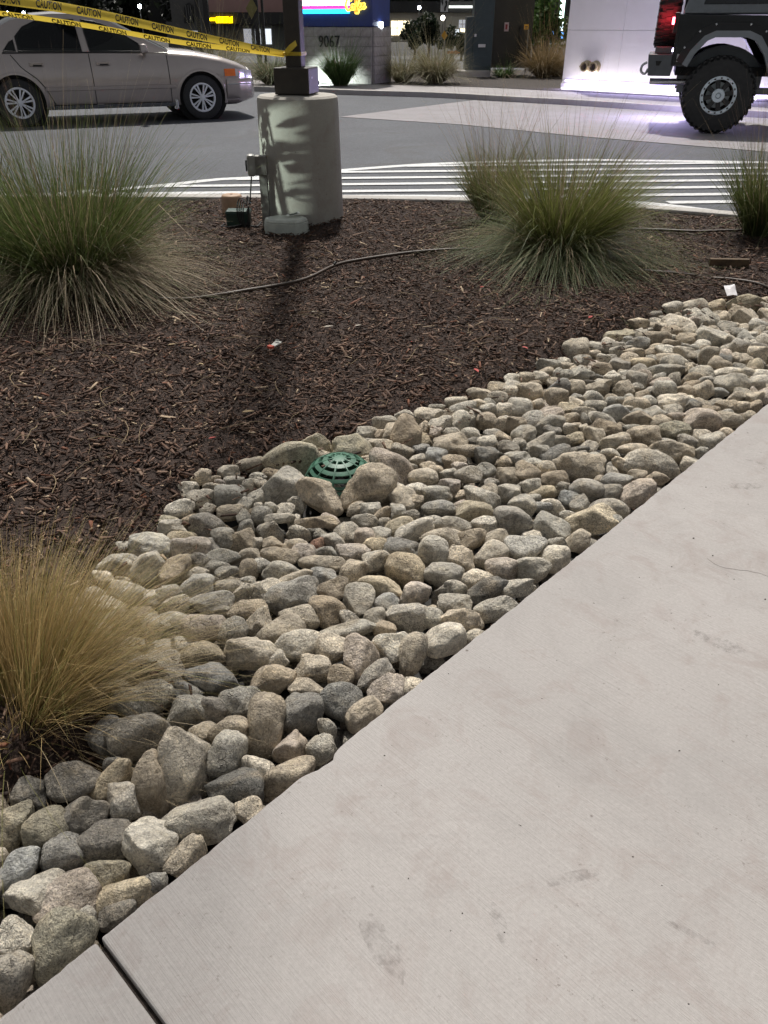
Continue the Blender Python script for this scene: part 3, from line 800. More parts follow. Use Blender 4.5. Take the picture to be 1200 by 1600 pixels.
# ------------------------------------------------------------------ tufts of ornamental grass
GS = .87
def blades(n, base_r, length, spread, droop, width, color, seed, lean=(0, 0), nseg=8, base_z=-.01, power=.5, fan=None, wave=.06):
    """n arching ribbons; color(k) -> (n,2,3) base and tip colours given the blade azimuths and tilts"""
    r = np.random.default_rng(seed)
    az = r.uniform(0, 2 * np.pi, n) if fan is None else r.normal(fan[0], fan[1], n); q = r.uniform(0, 1, n) ** power
    tilt = spread[0] + (spread[1] - spread[0]) * q * r.uniform(.75, 1.1, n)
    Ln = r.uniform(length[0], length[1], n) * GS
    bz = np.sqrt(r.uniform(0, 1, n)) * base_r * GS
    ba = az + r.normal(0, .5, n)
    dx, dy, dz = np.sin(tilt) * np.cos(az) + lean[0], np.sin(tilt) * np.sin(az) + lean[1], np.cos(tilt)
    dn = np.sqrt(dx * dx + dy * dy + dz * dz); dx, dy, dz = dx / dn, dy / dn, dz / dn
    dr = r.uniform(droop[0], droop[1], n) * (.25 + tilt)
    t = np.linspace(0, 1, nseg)
    # droop bends the blade over and outwards
    hx, hy = np.cos(az), np.sin(az)
    wv = r.normal(0, wave, (n, 2))
    px = bz * np.cos(ba); py = bz * np.sin(ba)
    Xc = px[:, None] + Ln[:, None] * (dx[:, None] * t + (hx * dr)[:, None] * .28 * t ** 2 + wv[:, :1] * t ** 2)
    Yc = py[:, None] + Ln[:, None] * (dy[:, None] * t + (hy * dr)[:, None] * .28 * t ** 2 + wv[:, 1:] * t ** 2)
    Zc = base_z + Ln[:, None] * (dz[:, None] * t - dr[:, None] * .62 * t ** 2.3)
    kink = r.uniform(0, 1, n) < .15
    kt = r.uniform(.35, .8, n)
    over = np.clip(t[None] - kt[:, None], 0, 1) * Ln[:, None] * kink[:, None]
    Zc = Zc - over * r.uniform(.5, 1.5, (n, 1)); ka = r.uniform(0, 2 * np.pi, (n, 1))
    Xc = Xc + over * .6 * np.cos(ka); Yc = Yc + over * .6 * np.sin(ka)
    Zc = np.maximum(Zc, base_z + .006 + .02 * r.uniform(0, 1, (n, 1)))
    sa = r.uniform(0, 2 * np.pi, n)
    sx, sy = np.cos(sa), np.sin(sa)
    wd = (width * r.uniform(.6, 1.25, n))[:, None] * (1 - .85 * t ** 1.6)[None] / 2
    Lf = np.stack([Xc - sx[:, None] * wd, Yc - sy[:, None] * wd, Zc], -1); Rt = np.stack([Xc + sx[:, None] * wd, Yc + sy[:, None] * wd, Zc], -1)
    V = np.stack([Lf, Rt], 2).reshape(n, nseg * 2, 3)
    cb = color(r, az, tilt, n)
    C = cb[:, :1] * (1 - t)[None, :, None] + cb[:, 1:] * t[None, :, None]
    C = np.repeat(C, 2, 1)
    i = np.arange(nseg - 1) * 2
    f = np.stack([i, i + 1, i + 3, i + 2], 1)
    Fc = (f[None] + (nseg * 2) * np.arange(n)[:, None, None]).reshape(-1, 4)
    return V.reshape(-1, 3), Fc, C.reshape(-1, 3)
def tuft(name, label, loc, sets, group=None, crown=None):
    vv, ff, cc, b = [], [], [], 0
    for s in sets:
        V, Fc, C = blades(**s)
        vv.append(V); ff.append(Fc + b); cc.append(C); b += len(V)
    root = empty(name, loc)
    o = link('blades', big_mesh('blades', np.vstack(vv), np.vstack(ff), np.vstack(cc), BLADE), root); tag(o, kind='stuff')
    cr_ = crown or .06
    MB().lathe([(0, .07), (cr_ * .5, .06), (cr_, .02), (cr_ * 1.2, -.03)], 14).build('root_crown', M_('dead_thatch', (.05, .04, .025), .95, vary=.5, scale=60, bump=1), root, smooth=60)
    tag(root, label, 'grass tuft', group)
    return root
def two_tone(g0, g1, s0, s1, dry, side=None):
    """green blades, with a share of dry straw ones (more of them on one side)"""
    def f(r, az, tilt, n):
        pd = np.full(n, dry)
        if side is not None: pd = dry * .35 + dry * 2.2 * np.clip(np.cos(az - side), 0, 1) * np.clip(tilt / .9, 0, 1)
        isd = (r.uniform(0, 1, n) < pd)[:, None]
        j = r.uniform(.65, 1.35, (n, 1))
        a = np.where(isd, np.array(s0), np.array(g0)) * j; b = np.where(isd, np.array(s1), np.array(g1)) * j
        return np.stack([a, b], 1)
    return f
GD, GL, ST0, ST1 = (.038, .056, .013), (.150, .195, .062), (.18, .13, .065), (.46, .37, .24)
G1 = 'ornamental grass tufts in the mulch'
HAZE0, HAZE1 = (.12, .10, .06), (.26, .19, .15)
ga = at(118, 452, -.01)
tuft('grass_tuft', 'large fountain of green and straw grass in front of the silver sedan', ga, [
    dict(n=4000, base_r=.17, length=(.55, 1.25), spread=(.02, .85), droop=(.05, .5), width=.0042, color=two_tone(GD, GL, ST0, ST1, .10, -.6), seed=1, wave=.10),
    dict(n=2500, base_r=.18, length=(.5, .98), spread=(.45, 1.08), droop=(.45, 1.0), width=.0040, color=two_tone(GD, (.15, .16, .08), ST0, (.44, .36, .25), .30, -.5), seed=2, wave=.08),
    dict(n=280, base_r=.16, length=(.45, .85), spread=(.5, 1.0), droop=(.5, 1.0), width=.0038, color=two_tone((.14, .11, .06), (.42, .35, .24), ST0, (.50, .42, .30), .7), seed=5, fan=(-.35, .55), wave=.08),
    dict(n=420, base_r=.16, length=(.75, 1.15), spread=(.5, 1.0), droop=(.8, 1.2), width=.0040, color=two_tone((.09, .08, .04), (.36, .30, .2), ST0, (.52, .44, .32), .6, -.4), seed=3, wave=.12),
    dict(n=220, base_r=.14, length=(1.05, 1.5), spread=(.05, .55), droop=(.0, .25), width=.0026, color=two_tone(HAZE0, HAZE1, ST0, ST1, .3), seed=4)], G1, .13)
gb = at(868, 405, -.01)
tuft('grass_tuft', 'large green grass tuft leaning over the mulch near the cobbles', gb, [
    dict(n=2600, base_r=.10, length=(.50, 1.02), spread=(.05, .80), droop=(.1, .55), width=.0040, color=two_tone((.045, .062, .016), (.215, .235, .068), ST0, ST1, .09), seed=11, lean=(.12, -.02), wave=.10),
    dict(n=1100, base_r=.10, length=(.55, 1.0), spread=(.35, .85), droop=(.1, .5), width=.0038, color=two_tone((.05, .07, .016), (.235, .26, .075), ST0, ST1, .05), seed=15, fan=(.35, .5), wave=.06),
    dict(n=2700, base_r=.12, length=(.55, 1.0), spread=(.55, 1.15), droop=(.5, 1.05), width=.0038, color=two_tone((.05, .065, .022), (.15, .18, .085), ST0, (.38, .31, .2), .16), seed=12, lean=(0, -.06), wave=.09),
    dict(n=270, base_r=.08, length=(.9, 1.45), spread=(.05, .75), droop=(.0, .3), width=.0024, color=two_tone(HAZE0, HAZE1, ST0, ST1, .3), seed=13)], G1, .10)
gc = at(768, 345, -.01)
tuft('grass_tuft', 'smaller upright grass tuft by the painted stripes', gc, [
    dict(n=1600, base_r=.09, length=(.40, .76), spread=(.03, .60), droop=(.05, .5), width=.0044, color=two_tone((.055, .06, .02), (.17, .19, .075), (.17, .10, .05), (.38, .28, .17), .24), seed=21, wave=.09),
    dict(n=130, base_r=.06, length=(.8, 1.3), spread=(.05, .5), droop=(.0, .25), width=.0026, color=two_tone(HAZE0, HAZE1, ST0, ST1, .3), seed=22)], G1, .08)
gd = at(1186, 372, -.01)
tuft('grass_tuft', 'upright dark green grass tuft cut by the right frame edge', gd, [
    dict(n=1700, base_r=.10, length=(.42, .82), spread=(.02, .60), droop=(.05, .40), width=.0044, color=two_tone((.035, .05, .014), (.15, .18, .06), ST0, ST1, .10), seed=31, wave=.07),
    dict(n=120, base_r=.06, length=(.85, 1.35), spread=(.05, .5), droop=(.0, .25), width=.0026, color=two_tone(HAZE0, HAZE1, ST0, ST1, .3), seed=32)], G1, .10)
ge = at(28, 1150, -.06)
TA, TB, TG0, TG1 = (.16, .11, .034), (.60, .44, .21), (.12, .125, .030), (.34, .32, .12)
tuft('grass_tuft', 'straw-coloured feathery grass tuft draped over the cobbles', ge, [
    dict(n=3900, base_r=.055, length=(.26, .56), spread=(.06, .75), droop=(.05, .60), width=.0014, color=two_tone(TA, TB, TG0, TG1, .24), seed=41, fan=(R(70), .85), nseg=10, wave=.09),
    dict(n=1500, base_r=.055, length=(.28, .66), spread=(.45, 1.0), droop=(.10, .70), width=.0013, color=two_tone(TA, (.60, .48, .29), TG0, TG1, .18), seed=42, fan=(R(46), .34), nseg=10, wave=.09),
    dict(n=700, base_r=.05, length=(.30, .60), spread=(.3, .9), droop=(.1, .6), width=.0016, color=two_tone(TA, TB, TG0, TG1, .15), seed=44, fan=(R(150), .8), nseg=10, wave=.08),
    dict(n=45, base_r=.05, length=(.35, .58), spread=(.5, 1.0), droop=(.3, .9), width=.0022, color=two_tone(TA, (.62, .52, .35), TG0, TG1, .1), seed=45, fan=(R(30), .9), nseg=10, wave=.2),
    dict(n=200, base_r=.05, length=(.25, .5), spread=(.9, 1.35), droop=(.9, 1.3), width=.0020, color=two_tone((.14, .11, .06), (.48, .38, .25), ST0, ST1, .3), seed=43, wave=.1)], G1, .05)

# ------------------------------------------------------------------ drain dome
GREEN = M_('green_plastic', (.050, .135, .090), .5, vary=.25, scale=40, bump=.15, bscale=120)
dr = empty('drain_grate', DRAIN + Vector((0, .01, -.006)))
tag(dr, 'green plastic dome drain grate ringed by larger rocks', 'drain grate')
RD, HD = .108, .058
def dome(a):                                   # a: 0 at the top .. 1 at the rim
    w = a * math.pi * .43
    return RD * math.sin(w) / math.sin(math.pi * .43), HD * (math.cos(w) - math.cos(math.pi * .43)) / (1 - math.cos(math.pi * .43)) + .03
for a0, a1 in ((.26, .38), (.49, .60), (.70, .80), (.91, 1.0)):
    pts = [dome(a0 + (a1 - a0) * i / 3) for i in range(4)]
    inn = [(r - .004, z - .005) for r, z in reversed(pts)]
    MB().lathe(pts + inn, 56, closed=True).build('ring', GREEN, dr, smooth=40)
for i in range(10):
    w = 2 * math.pi * i / 10 + .15
    path = [(dome(a)[0] * math.cos(w), dome(a)[0] * math.sin(w), dome(a)[1] - .002) for a in np.linspace(.12, 1, 9)]
    m = MB(); m.tube(path, .0036, 6); m.build('rib', GREEN, dr, smooth=50)
m = MB(); m.lathe([(0, dome(0)[1]), (.010, dome(.05)[1]), (dome(.16)[0], dome(.16)[1]), (dome(.16)[0], dome(.16)[1] - .006), (0, dome(0)[1] - .006)], 20); m.build('centre_cap', GREEN, dr, smooth=40)
m = MB(); m.lathe([(RD + .002, .024), (RD + .006, .018), (RD + .006, -.03), (RD - .004, -.03), (RD - .004, .022)], 56, closed=True); m.build('collar', GREEN, dr, smooth=40)
MB().lathe([(0, -.028), (RD - .01, -.028), (RD - .01, -.05), (0, -.05)], 32).build('sump', M_('sump_black', (.006, .006, .006), .3), dr)  # near-black disc closing the drain below the dome

# ------------------------------------------------------------------ light pole on its concrete base
PX, PY = -.600, 6.04
CONC_B = mat_concrete('pole_base_concrete', (.40, .385, .35), False, True)
BRONZE = M_('bronze_paint', (.030, .024, .019), .45, vary=.2, scale=20)
lp = empty('light_pole', (PX, PY, 0)); tag(lp, 'dark square light pole on a round concrete pedestal', 'light pole')
prof = [(0, -.15), (.300, -.15)] + [(.298 - .002 * i, -.05 + .1 * i) for i in range(9)] + [(.281, .785), (.278, .803), (.262, .816), (0, .820)]
BT = zat(PY - .13, 106)
m = MB(); m.lathe(prof, 56)
m.v = [(x * (1 + .004 * noise.noise((x * 5, y * 5, z * 4))), y * (1 + .004 * noise.noise((x * 5, y * 5, z * 4))), z) for x, y, z in m.v]
m.build('pedestal', CONC_B, lp, smooth=35)
pz = R(-12)
Mz = Matrix.Rotation(pz, 4, 'Z')
m = MB(); m.box((0, 0, (.822 + BT) / 2), (.245, .245, BT - .822), Mz); m.build('base_cover', BRONZE, lp, bevel=.008)
m = MB(); m.box((0, 0, 6.6), (.108, .108, 11.32), Mz); m.build('shaft', BRONZE, lp, bevel=.008)
m = MB(); m.tube([Mz @ Vector((.1230, -.05, BT - .06)), Mz @ Vector((.126, -.05, BT - .06))], .007, 8); m.build('screw', M_('steel', (.4, .4, .4), .35, 1), lp)
m = MB(); m.box((-.42, 0, 12.3), (.62, .32, .09), Mz); m.box((.42, 0, 12.3), (.62, .32, .09), Mz); m.build('luminaire', BRONZE, lp, bevel=.01)

# outlet post by the pedestal
GREYM = M_('grey_metal', (.20, .195, .18), .5, .3, vary=.2, scale=30)
x0, y0 = xat(5.80, .1, 413), 5.80
op = empty('outlet_post', (x0, y0, 0)); tag(op, 'grey weatherproof outlet boxes on a short conduit post beside the pedestal', 'outlet post')
m = MB(); m.box((.012, 0, .16), (.055, .04, .42)); m.build('post', GREYM, op, bevel=.003)
zb = zat(5.79, 258)
m = MB(); m.box((.005, -.01, zb), (.085, .06, .125)); m.build('junction_box', GREYM, op, bevel=.006)
m = MB(); m.box((-.065, -.015, zb + .002), (.055, .085, .14), Matrix.Rotation(R(8), 4, 'Z')); m.build('bubble_cover', M_('cover_plastic', (.26, .26, .24), .4, vary=.1), op, bevel=.018)
m = MB(); m.box((-.096, -.03, zb), (.006, .03, .07)); m.build('cover_slot', M_('slot_black', (.02, .02, .02), .5), op)
m = MB(); m.tube([(.0, .0, .06), (.02, .16, .06)], .012, 8); m.build('conduit', GREYM, op)

# green transformer with its cord
tb = at(372, 352, 0)
BLK = M_('black_rubber', (.012, .012, .012), .5)
tr_ = empty('landscape_transformer', (tb.x, tb.y + .06, -.01)); tr_.scale = (.87,) * 3; tag(tr_, 'dark green landscape transformer box with coiled black cord', 'transformer')
m = MB(); m.box((0, 0, .05), (.19, .13, .10)); m.build('body', M_('dark_green_plastic', (.018, .045, .034), .45), tr_, bevel=.008)
m = MB(); m.box((0, 0, .111), (.205, .145, .022), taper=.9); m.build('lid', M_('lid_green', (.028, .06, .046), .4), tr_, bevel=.005)
c0 = Vector((x0 - .065, y0 - .015, zb - .07)) - tr_.location
c0 = c0 / .87
path = [c0 + Vector((0, -.03, 0)), c0 + Vector((-.012, -.035, -.08)), c0 + Vector((-.03, -.05, -.2)), Vector((.10, -.07, .24)), Vector((.09, -.09, .17))]
def smooth_path(pts, n=10):
    pts = [Vector(p) for p in pts]; out = []
    for i in range(len(pts) - 1):
        p0, p1, p2, p3 = pts[max(i - 1, 0)], pts[i], pts[i + 1], pts[min(i + 2, len(pts) - 1)]
        for j in range(n):
            t = j / n
            out.append(.5 * ((2 * p1) + (p2 - p0) * t + (2 * p0 - 5 * p1 + 4 * p2 - p3) * t * t + (3 * p1 - p0 - 3 * p2 + p3) * t ** 3))
    return out + [pts[-1]]
m = MB(); m.tube(smooth_path(path), .006, 7)
for q in range(4):
    loop = [Vector((.07 + .035 * math.cos(w) + .05 * (math.sin(w * .5)) * (q - 1.5) * .35, -.10 - .012 * q, .12 + .11 * math.sin(w) - .01 * q)) for w in np.linspace(.5 + .2 * q, 2 * math.pi + .5, 22)]
    m.tube(loop, .0055, 6)
m.tube(smooth_path([(.05, -.11, .03), (-.04, -.13, .012), (-.13, -.10, .01), (-.12, -.02, .01)]), .006, 6)
m.tube(smooth_path([(.06, -.11, .03), (.16, -.12, .012), (.19, -.03, .03)]), .006, 6)
m.build('cord', BLK, tr_, smooth=60)

# tan round cap
ca = at(362, 331, 0)
cp_ = empty('irrigation_cap', (ca.x, ca.y + .06, -.01)); cp_.scale = (.87,) * 3; tag(cp_, 'short round tan cap standing in the mulch near the kerb', 'cap')
TANP = M_('tan_clay', (.34, .22, .14), .6, vary=.12, scale=30)
m = MB(); m.lathe([(0, -.03), (.098, -.03), (.092, .125), (.086, .14), (.078, .145), (0, .147)], 36); m.build('shell', TANP, cp_, smooth=40)
m = MB(); m.lathe([(0, .1485), (.013, .1485), (.015, .144)], 14); m.build('top_hole', M_('hole', (.09, .035, .03), .8), cp_, smooth=40)

# pale half-octagon cover with a card on it
cv = at(445, 366, 0)
cr_ = empty('utility_cover', (cv.x, cv.y + .11, -.01), R(-6)); cr_.scale = (.87,) * 3; tag(cr_, 'pale half-octagonal plastic cover at the foot of the pedestal', 'utility cover')
WPL = M_('weathered_white_plastic', (.50, .53, .48), .55, vary=.14, scale=14, bump=.2, bscale=70)
poly = [(-.185, -.005), (-.155, -.085), (-.06, -.125), (.10, -.125), (.165, -.06), (.185, .03), (.14, .085), (-.09, .105)]
m = MB(); m.prism(poly, lambda x, y: (x, y, -.02), lambda x, y: (x * .96, y * .94, .085)); m.build('skirt', WPL, cr_, bevel=.006)
m = MB(); m.prism([(x * .97, y * .95) for x, y in poly], lambda x, y: (x, y, .0855), lambda x, y: (x * .9, y * .86, .115)); m.build('lid', WPL, cr_, bevel=.010)
m = MB(); m.box((.172, -.02, .03), (.012, .03, .075), Matrix.Rotation(R(14), 4, 'Z')); m.build('hasp', GREYM, cr_)
card = empty('paper_card', (cv.x + .05, cv.y + .13, .0975), R(20)); card.scale = (.87,) * 3; tag(card, 'small printed card lying on the pale utility cover', 'card')
m = MB(); m.grid([[(-.05, -.03, 0), (.0, -.03, .006), (.055, -.028, .018)], [(-.05, .03, .004), (.0, .03, .010), (.055, .032, .024)]])
o = m.build('sheet', M_('card_white', (.62, .63, .60), .6, vary=.05), card); o.modifiers.new('t', 'SOLIDIFY').thickness = .0012
m = MB(); m.grid([[(-.03, -.018, .0065), (.0, -.018, .0100), (.035, -.017, .0168)], [(-.03, .016, .0085), (.0, .016, .0122), (.035, .018, .0198)]]); m.build('print_block', M_('card_ink', (.06, .07, .06), .6, vary=.5, scale=80), card)

# low landscape spotlight whose greenish beam catches the pedestal through the tall grass
sl = empty('landscape_spotlight', (-3.0, 4.75, .0)); tag(sl, 'small black landscape spotlight on a stake aimed at the pedestal', 'spotlight')
m = MB(); m.tube([(0, 0, -.05), (0, 0, .18)], .012, 8); m.build('stake', BLK, sl)
aim = (Vector((PX - .12, PY - .3, .42)) - Vector((-3.0, 4.75, .22)))
m = MB(); m.lathe([(0, -.06), (.035, -.05), (.042, .05), (.036, .05), (.034, -.02), (0, -.02)], 16, Matrix.Translation((0, 0, .22)) @ aim.to_track_quat('Z', 'Y').to_matrix().to_4x4()); m.build('housing', BLK, sl, smooth=40)
ld = bpy.data.lights.new('spot_beam', 'SPOT'); ld.energy = 200; ld.color = (.86, 1.0, .88); ld.spot_size = R(17); ld.spot_blend = .35; ld.shadow_soft_size = .004
lo_ = bpy.data.objects.new('spot_beam', ld); COL.objects.link(lo_); lo_.parent = sl; lo_.location = (0, 0, .22); lo_.rotation_euler = (-aim).to_track_quat('Z', 'Y').to_euler()
# leafy shrub standing in that beam; its leaves mottle the pedestal
sh = empty('leafy_shrub', (-2.42, 4.98, -.01)); tag(sh, 'small broad-leaved shrub left of the big fountain tuft', 'shrub')
m = MB(); stems = []
rs2 = random.Random(12)
for i in range(9):
    a, l = rs2.uniform(0, 6.28), rs2.uniform(.25, .6)
    pts = smooth_path([(0, 0, 0), (.06 * math.cos(a), .06 * math.sin(a), l * .5), (.17 * math.cos(a), .17 * math.sin(a), l)], 5); stems.append(pts)
    m.tube(pts, .003, 5)
m.build('stems', M_('twig', (.07, .05, .03), .8), sh)
m = MB()
for pts in stems:
    for p in pts[3:]:
        for _ in range(2):
            if rs2.random() < .35: continue
            d = Vector((rs2.gauss(0, 1), rs2.gauss(0, 1), rs2.gauss(.2, .6))).normalized(); w = d.cross(Vector((rs2.random(), rs2.random(), 1))).normalized()
            l = rs2.uniform(.03, .055); q = p + d * .01
            m.add([q, q + d * l * .4 + w * l * .28, q + d * l * .75 + w * l * .2, q + d * l, q + d * l * .75 - w * l * .2, q + d * l * .4 - w * l * .28], [(0, 1, 2, 3, 4, 5)])
tag(m.build('leaves', M_('shrub_leaf', (.05, .09, .03), .5, vary=.3), sh), kind='stuff')
# drip hose pieces
HOSE = M_('brown_hose', (.045, .028, .018), .5, vary=.3, scale=15)
def hose(label, pts, r=.0095, name='drip_hose'):
    w = []
    for x, y, z in pts:
        p = at(x, y, .012); P = np.array([[p.x, p.y]]); w.append(Vector((p.x, p.y, float(bed_z(P)[0]) + z)))
    o = MB(); o.tube(smooth_path(w, 8), r, 10); o = o.build(name, HOSE, smooth=60)
    tag(o, label, 'hose', 'drip irrigation hoses')
    return o
h = hose('long brown drip hose curving across the mulch between the two large tufts', [(250, 461, .012), (300, 458, .016), (380, 452, .03), (470, 434, .035), (522, 416, .035), (560, 408, .035), (640, 398, .03), (712, 394, .016), (760, 392, .01)])
p = at(522, 418, .012)
m = MB(); m.tube([(p.x, p.y, .032), (p.x + .012, p.y + .012, .042)], .008, 8); m.build('emitter', BLK, h)
hose('brown drip hose behind the large green tuft near the kerb', [(985, 351, .012), (1030, 353, .02), (1090, 358, .018), (1165, 361, .014), (1230, 362, .012)])
hose('half-buried brown hose end below the large green tuft', [(930, 414, .008), (990, 420, .014), (1050, 426, .014), (1096, 428, .006)])
hose('brown drip hose running out of frame above the cobbles at right', [(1112, 430, .004), (1150, 434, .016), (1200, 442, .02), (1270, 455, .018)])
# scrap of wood
p = at(1138, 414, 0)
m = MB(); m.box((0, 0, .02), (.23, .035, .045), Matrix.Rotation(R(-4), 4, 'Z')); o = m.build('wood_scrap', M_('old_wood', (.085, .055, .03), .85, vary=.5, scale=25, bump=.5, bscale=40), bevel=.004, loc=(p.x, p.y, -.005))
tag(o, 'short weathered wood offcut lying in the mulch at right', 'wood scrap')
# litter
p = at(1140, 464, 0)
o = MB(); o.grid([[(-.028, -.03, 0), (0, -.032, .006), (.026, -.03, .002)], [(-.03, .01, .022), (0, .008, .028), (.028, .01, .022)], [(-.028, .04, .034), (-.002, .036, .036), (.03, .044, .042)]])
o = o.build('paper_scrap', M_('litter_paper', (.60, .58, .60), .6, vary=.2, scale=40), loc=(p.x, p.y, .015)); o.modifiers.new('t', 'SOLIDIFY').thickness = .001
tag(o, 'torn white paper scrap behind the cobbles at right', 'paper')
p = at(428, 546, 0)
lc = empty('paper_packet', (p.x, p.y, .01), R(-35)); lc.scale = (.85,) * 3; tag(lc, 'small white packet with orange-red end lying in the mulch', 'packet')
m = MB(); m.prism([(-.014, -.012), (.014, -.012), (.022, .042), (-.020, .046)], lambda x, y: (x, y, .014 + y * .2), lambda x, y: (x, y, .006 + y * .2)); m.build('paper', M_('packet_white', (.62, .62, .57), .6, vary=.1), lc, bevel=.002)
m = MB(); m.box((0, .036, .0235), (.026, .009, .003), Matrix.Rotation(R(11), 4, 'X')); m.build('opening', M_('packet_dark', (.12, .12, .11), .7), lc)
m = MB(); m.prism([(-.016, -.034), (.002, -.038), (.015, -.03), (.0155, -.0125), (-.0155, -.0125)], lambda x, y: (x, y, .016), lambda x, y: (x, y, .004)); m.build('torn_end', M_('packet_red', (.55, .09, .05), .6, vary=.2), lc)
# fallen leaves and petals, red and straw
LEAFR = M_('fallen_red', (.40, .07, .06), .7, vary=.3); LEAFY = M_('fallen_straw', (.36, .27, .15), .75, vary=.3); LEAFP = M_('fallen_pale', (.42, .38, .32), .75, vary=.2)
spots = [(744, 580, LEAFR, 'small red petal on dark mulch above the cobble edge', .014), (922, 501, LEAFR, 'bright red leaf on mulch left of the white paper scrap', .014), (753, 451, LEAFR, 'reddish leaf under the front of the large green tuft', .012), (332, 686, LEAFR, 'tiny red petal on mulch above the drain cobbles', .009),
         (305, 804, LEAFR, 'red petal wedged between cobbles at the mulch edge', .010), (820, 545, LEAFR, 'dark red leaf on mulch near the sloped cobble', .012), (514, 514, LEAFP, 'pale curled leaf on mulch in the middle of the bed', .016), (492, 492, LEAFP, 'pale leaf flake above the curled one in the mulch', .012),
         (388, 645, LEAFY, 'straw-coloured leaf on mulch left of the pole shadow', .015), (315, 578, LEAFY, 'yellow leaf on mulch below the big fountain tuft', .010), (270, 547, LEAFY, 'yellow-orange leaf under the big fountain tuft', .012), (560, 511, LEAFP, 'whitish chip on mulch between hose and cobbles', .012)]
for x, y, mt, lb, s in spots:
    p = at(x, y, 0); z = max(float(bed_z(np.array([[p.x, p.y]]))[0]), -.04) + .022
    a = random.uniform(0, 6)
    m = MB(); m.grid([[(-1.6 * s, 0, 0), (-.6 * s, -.55 * s, .2 * s), (.5 * s, -.5 * s, .25 * s), (1.5 * s, 0, .1 * s)], [(-1.6 * s, 0.01 * s, .02 * s), (-.6 * s, 0, -.05 * s), (.5 * s, 0, -.05 * s), (1.5 * s, .01 * s, .12 * s)], [(-1.6 * s, .02 * s, .0), (-.6 * s, .55 * s, .3 * s), (.5 * s, .5 * s, .2 * s), (1.5 * s, .02 * s, .1 * s)]])
    o = m.build('fallen_leaf', mt, loc=(p.x, p.y, z), rz=a); o.modifiers.new('t', 'SOLIDIFY').thickness = .0006
    tag(o, lb, 'leaf', 'fallen leaves on the mulch')
# loose straw stems on the mulch
m = MB()
rs = random.Random(5)
for i in range(150):
    x, y = rs.uniform(20, 1180), rs.uniform(360, 800)
    p = at(x, y, 0)
    if float(sdist(np.array([[p.x, p.y]]), BED_POLY)[0]) < .05: continue
    a = rs.uniform(0, math.pi); l = rs.uniform(.05, .22); b = rs.uniform(-.6, .6)
    z = float(bed_z(np.array([[p.x, p.y]]))[0]) + .024
    pts = [Vector((p.x + l * t * math.cos(a + b * t), p.y + l * t * math.sin(a + b * t), z + .02 * math.sin(3 * t) * rs.random())) for t in (0, .25, .5, .75, 1)]
    m.tube(pts, rs.uniform(.0008, .0016), 4, False)
o = m.build('loose_straw', M_('straw', (.22, .165, .095), .7, vary=.4, scale=5)); tag(o, 'loose dry straw stems strewn over the mulch', 'straw', kind='stuff')
# scuffs and smears on the slab, thin films with their own outlines
k = NT('scuff_film'); v = k.pos(obj=False); k.col((.105, .082, .075)); k.set(Roughness=.85)
tp_ = k.n('ShaderNodeBsdfTransparent'); mx = k.n('ShaderNodeMixShader')
k.l(k.ramp(k.noise(v, 55, 6, .7), [(.44, 0.0), (.70, .30)]), mx.inputs[0]); k.l(tp_.outputs[0], mx.inputs[1]); k.l(k.p.outputs[0], mx.inputs[2]); k.l(mx.outputs[0], k.out.inputs[0]); FILM = k.m
for x, y, rx, ry, an in ((676, 1308, .020, .006, -10), (1078, 1458, .006, .042, 62), (1125, 1005, .060, .022, -35), (600, 1480, .022, .060, 30), (895, 1372, .045, .010, 12), (1165, 760, .05, .02, 0), (1190, 725, .008, .05, 50), (780, 1445, .012, .035, 10)):
    p = at(x, y, 0); m = MB(); poly = []
    for i in range(22):
        w = 2 * math.pi * i / 22; q = 1 + .45 * noise.noise((math.cos(w) * 1.7 + x, math.sin(w) * 1.7 + y, 0))
        poly.append((rx * q * math.cos(w), ry * q * math.sin(w)))
    m.add([(a_, b_, 0) for a_, b_ in poly], [tuple(range(22))])
    o = m.build('scuff_mark', FILM, walk); o.matrix_parent_inverse = walk.matrix_basis.inverted(); o.location = (p.x, p.y, .0012); o.rotation_euler = (0, 0, R(an))
# hairline cracks and small dark pits in the slab
CRK = M_('crack_dark', (.22, .20, .188), .9)
for line in ([(1105, 872), (1122, 884), (1150, 890), (1175, 893), (1215, 905)],):
    m = MB(); pts = smooth_path([at(x, y, .0003) for x, y in line], 8)
    pts = [p + Vector((.003 * noise.noise(p * 60), .003 * noise.noise(p * 60 + Vector((9, 9, 9))), 0)) for p in pts]
    m.tube([p - walk.location for p in pts], .0005, 4)
    o = m.build('hairline_crack', CRK, walk); o.matrix_parent_inverse = Matrix.Rotation(-SLAB_A, 4, 'Z')
# debris on the slab
m = MB()
for i in range(240):
    u_, w_ = rs.uniform(-.4, 3.0), -rs.uniform(.03, 1.5)
    c = SLAB_O + SU * u_ + SN * w_
    s = rs.uniform(.0006, .0018) if i % 9 else rs.uniform(.0015, .003)
    m.box((c.x, c.y, s * .4), (s * rs.uniform(1, 3), s, s), None, .6)
o = m.build('slab_debris', M_('debris', (.06, .045, .04), .9, vary=.5, scale=50)); tag(o, 'specks of dirt and bark scattered on the sidewalk', 'debris', kind='stuff')

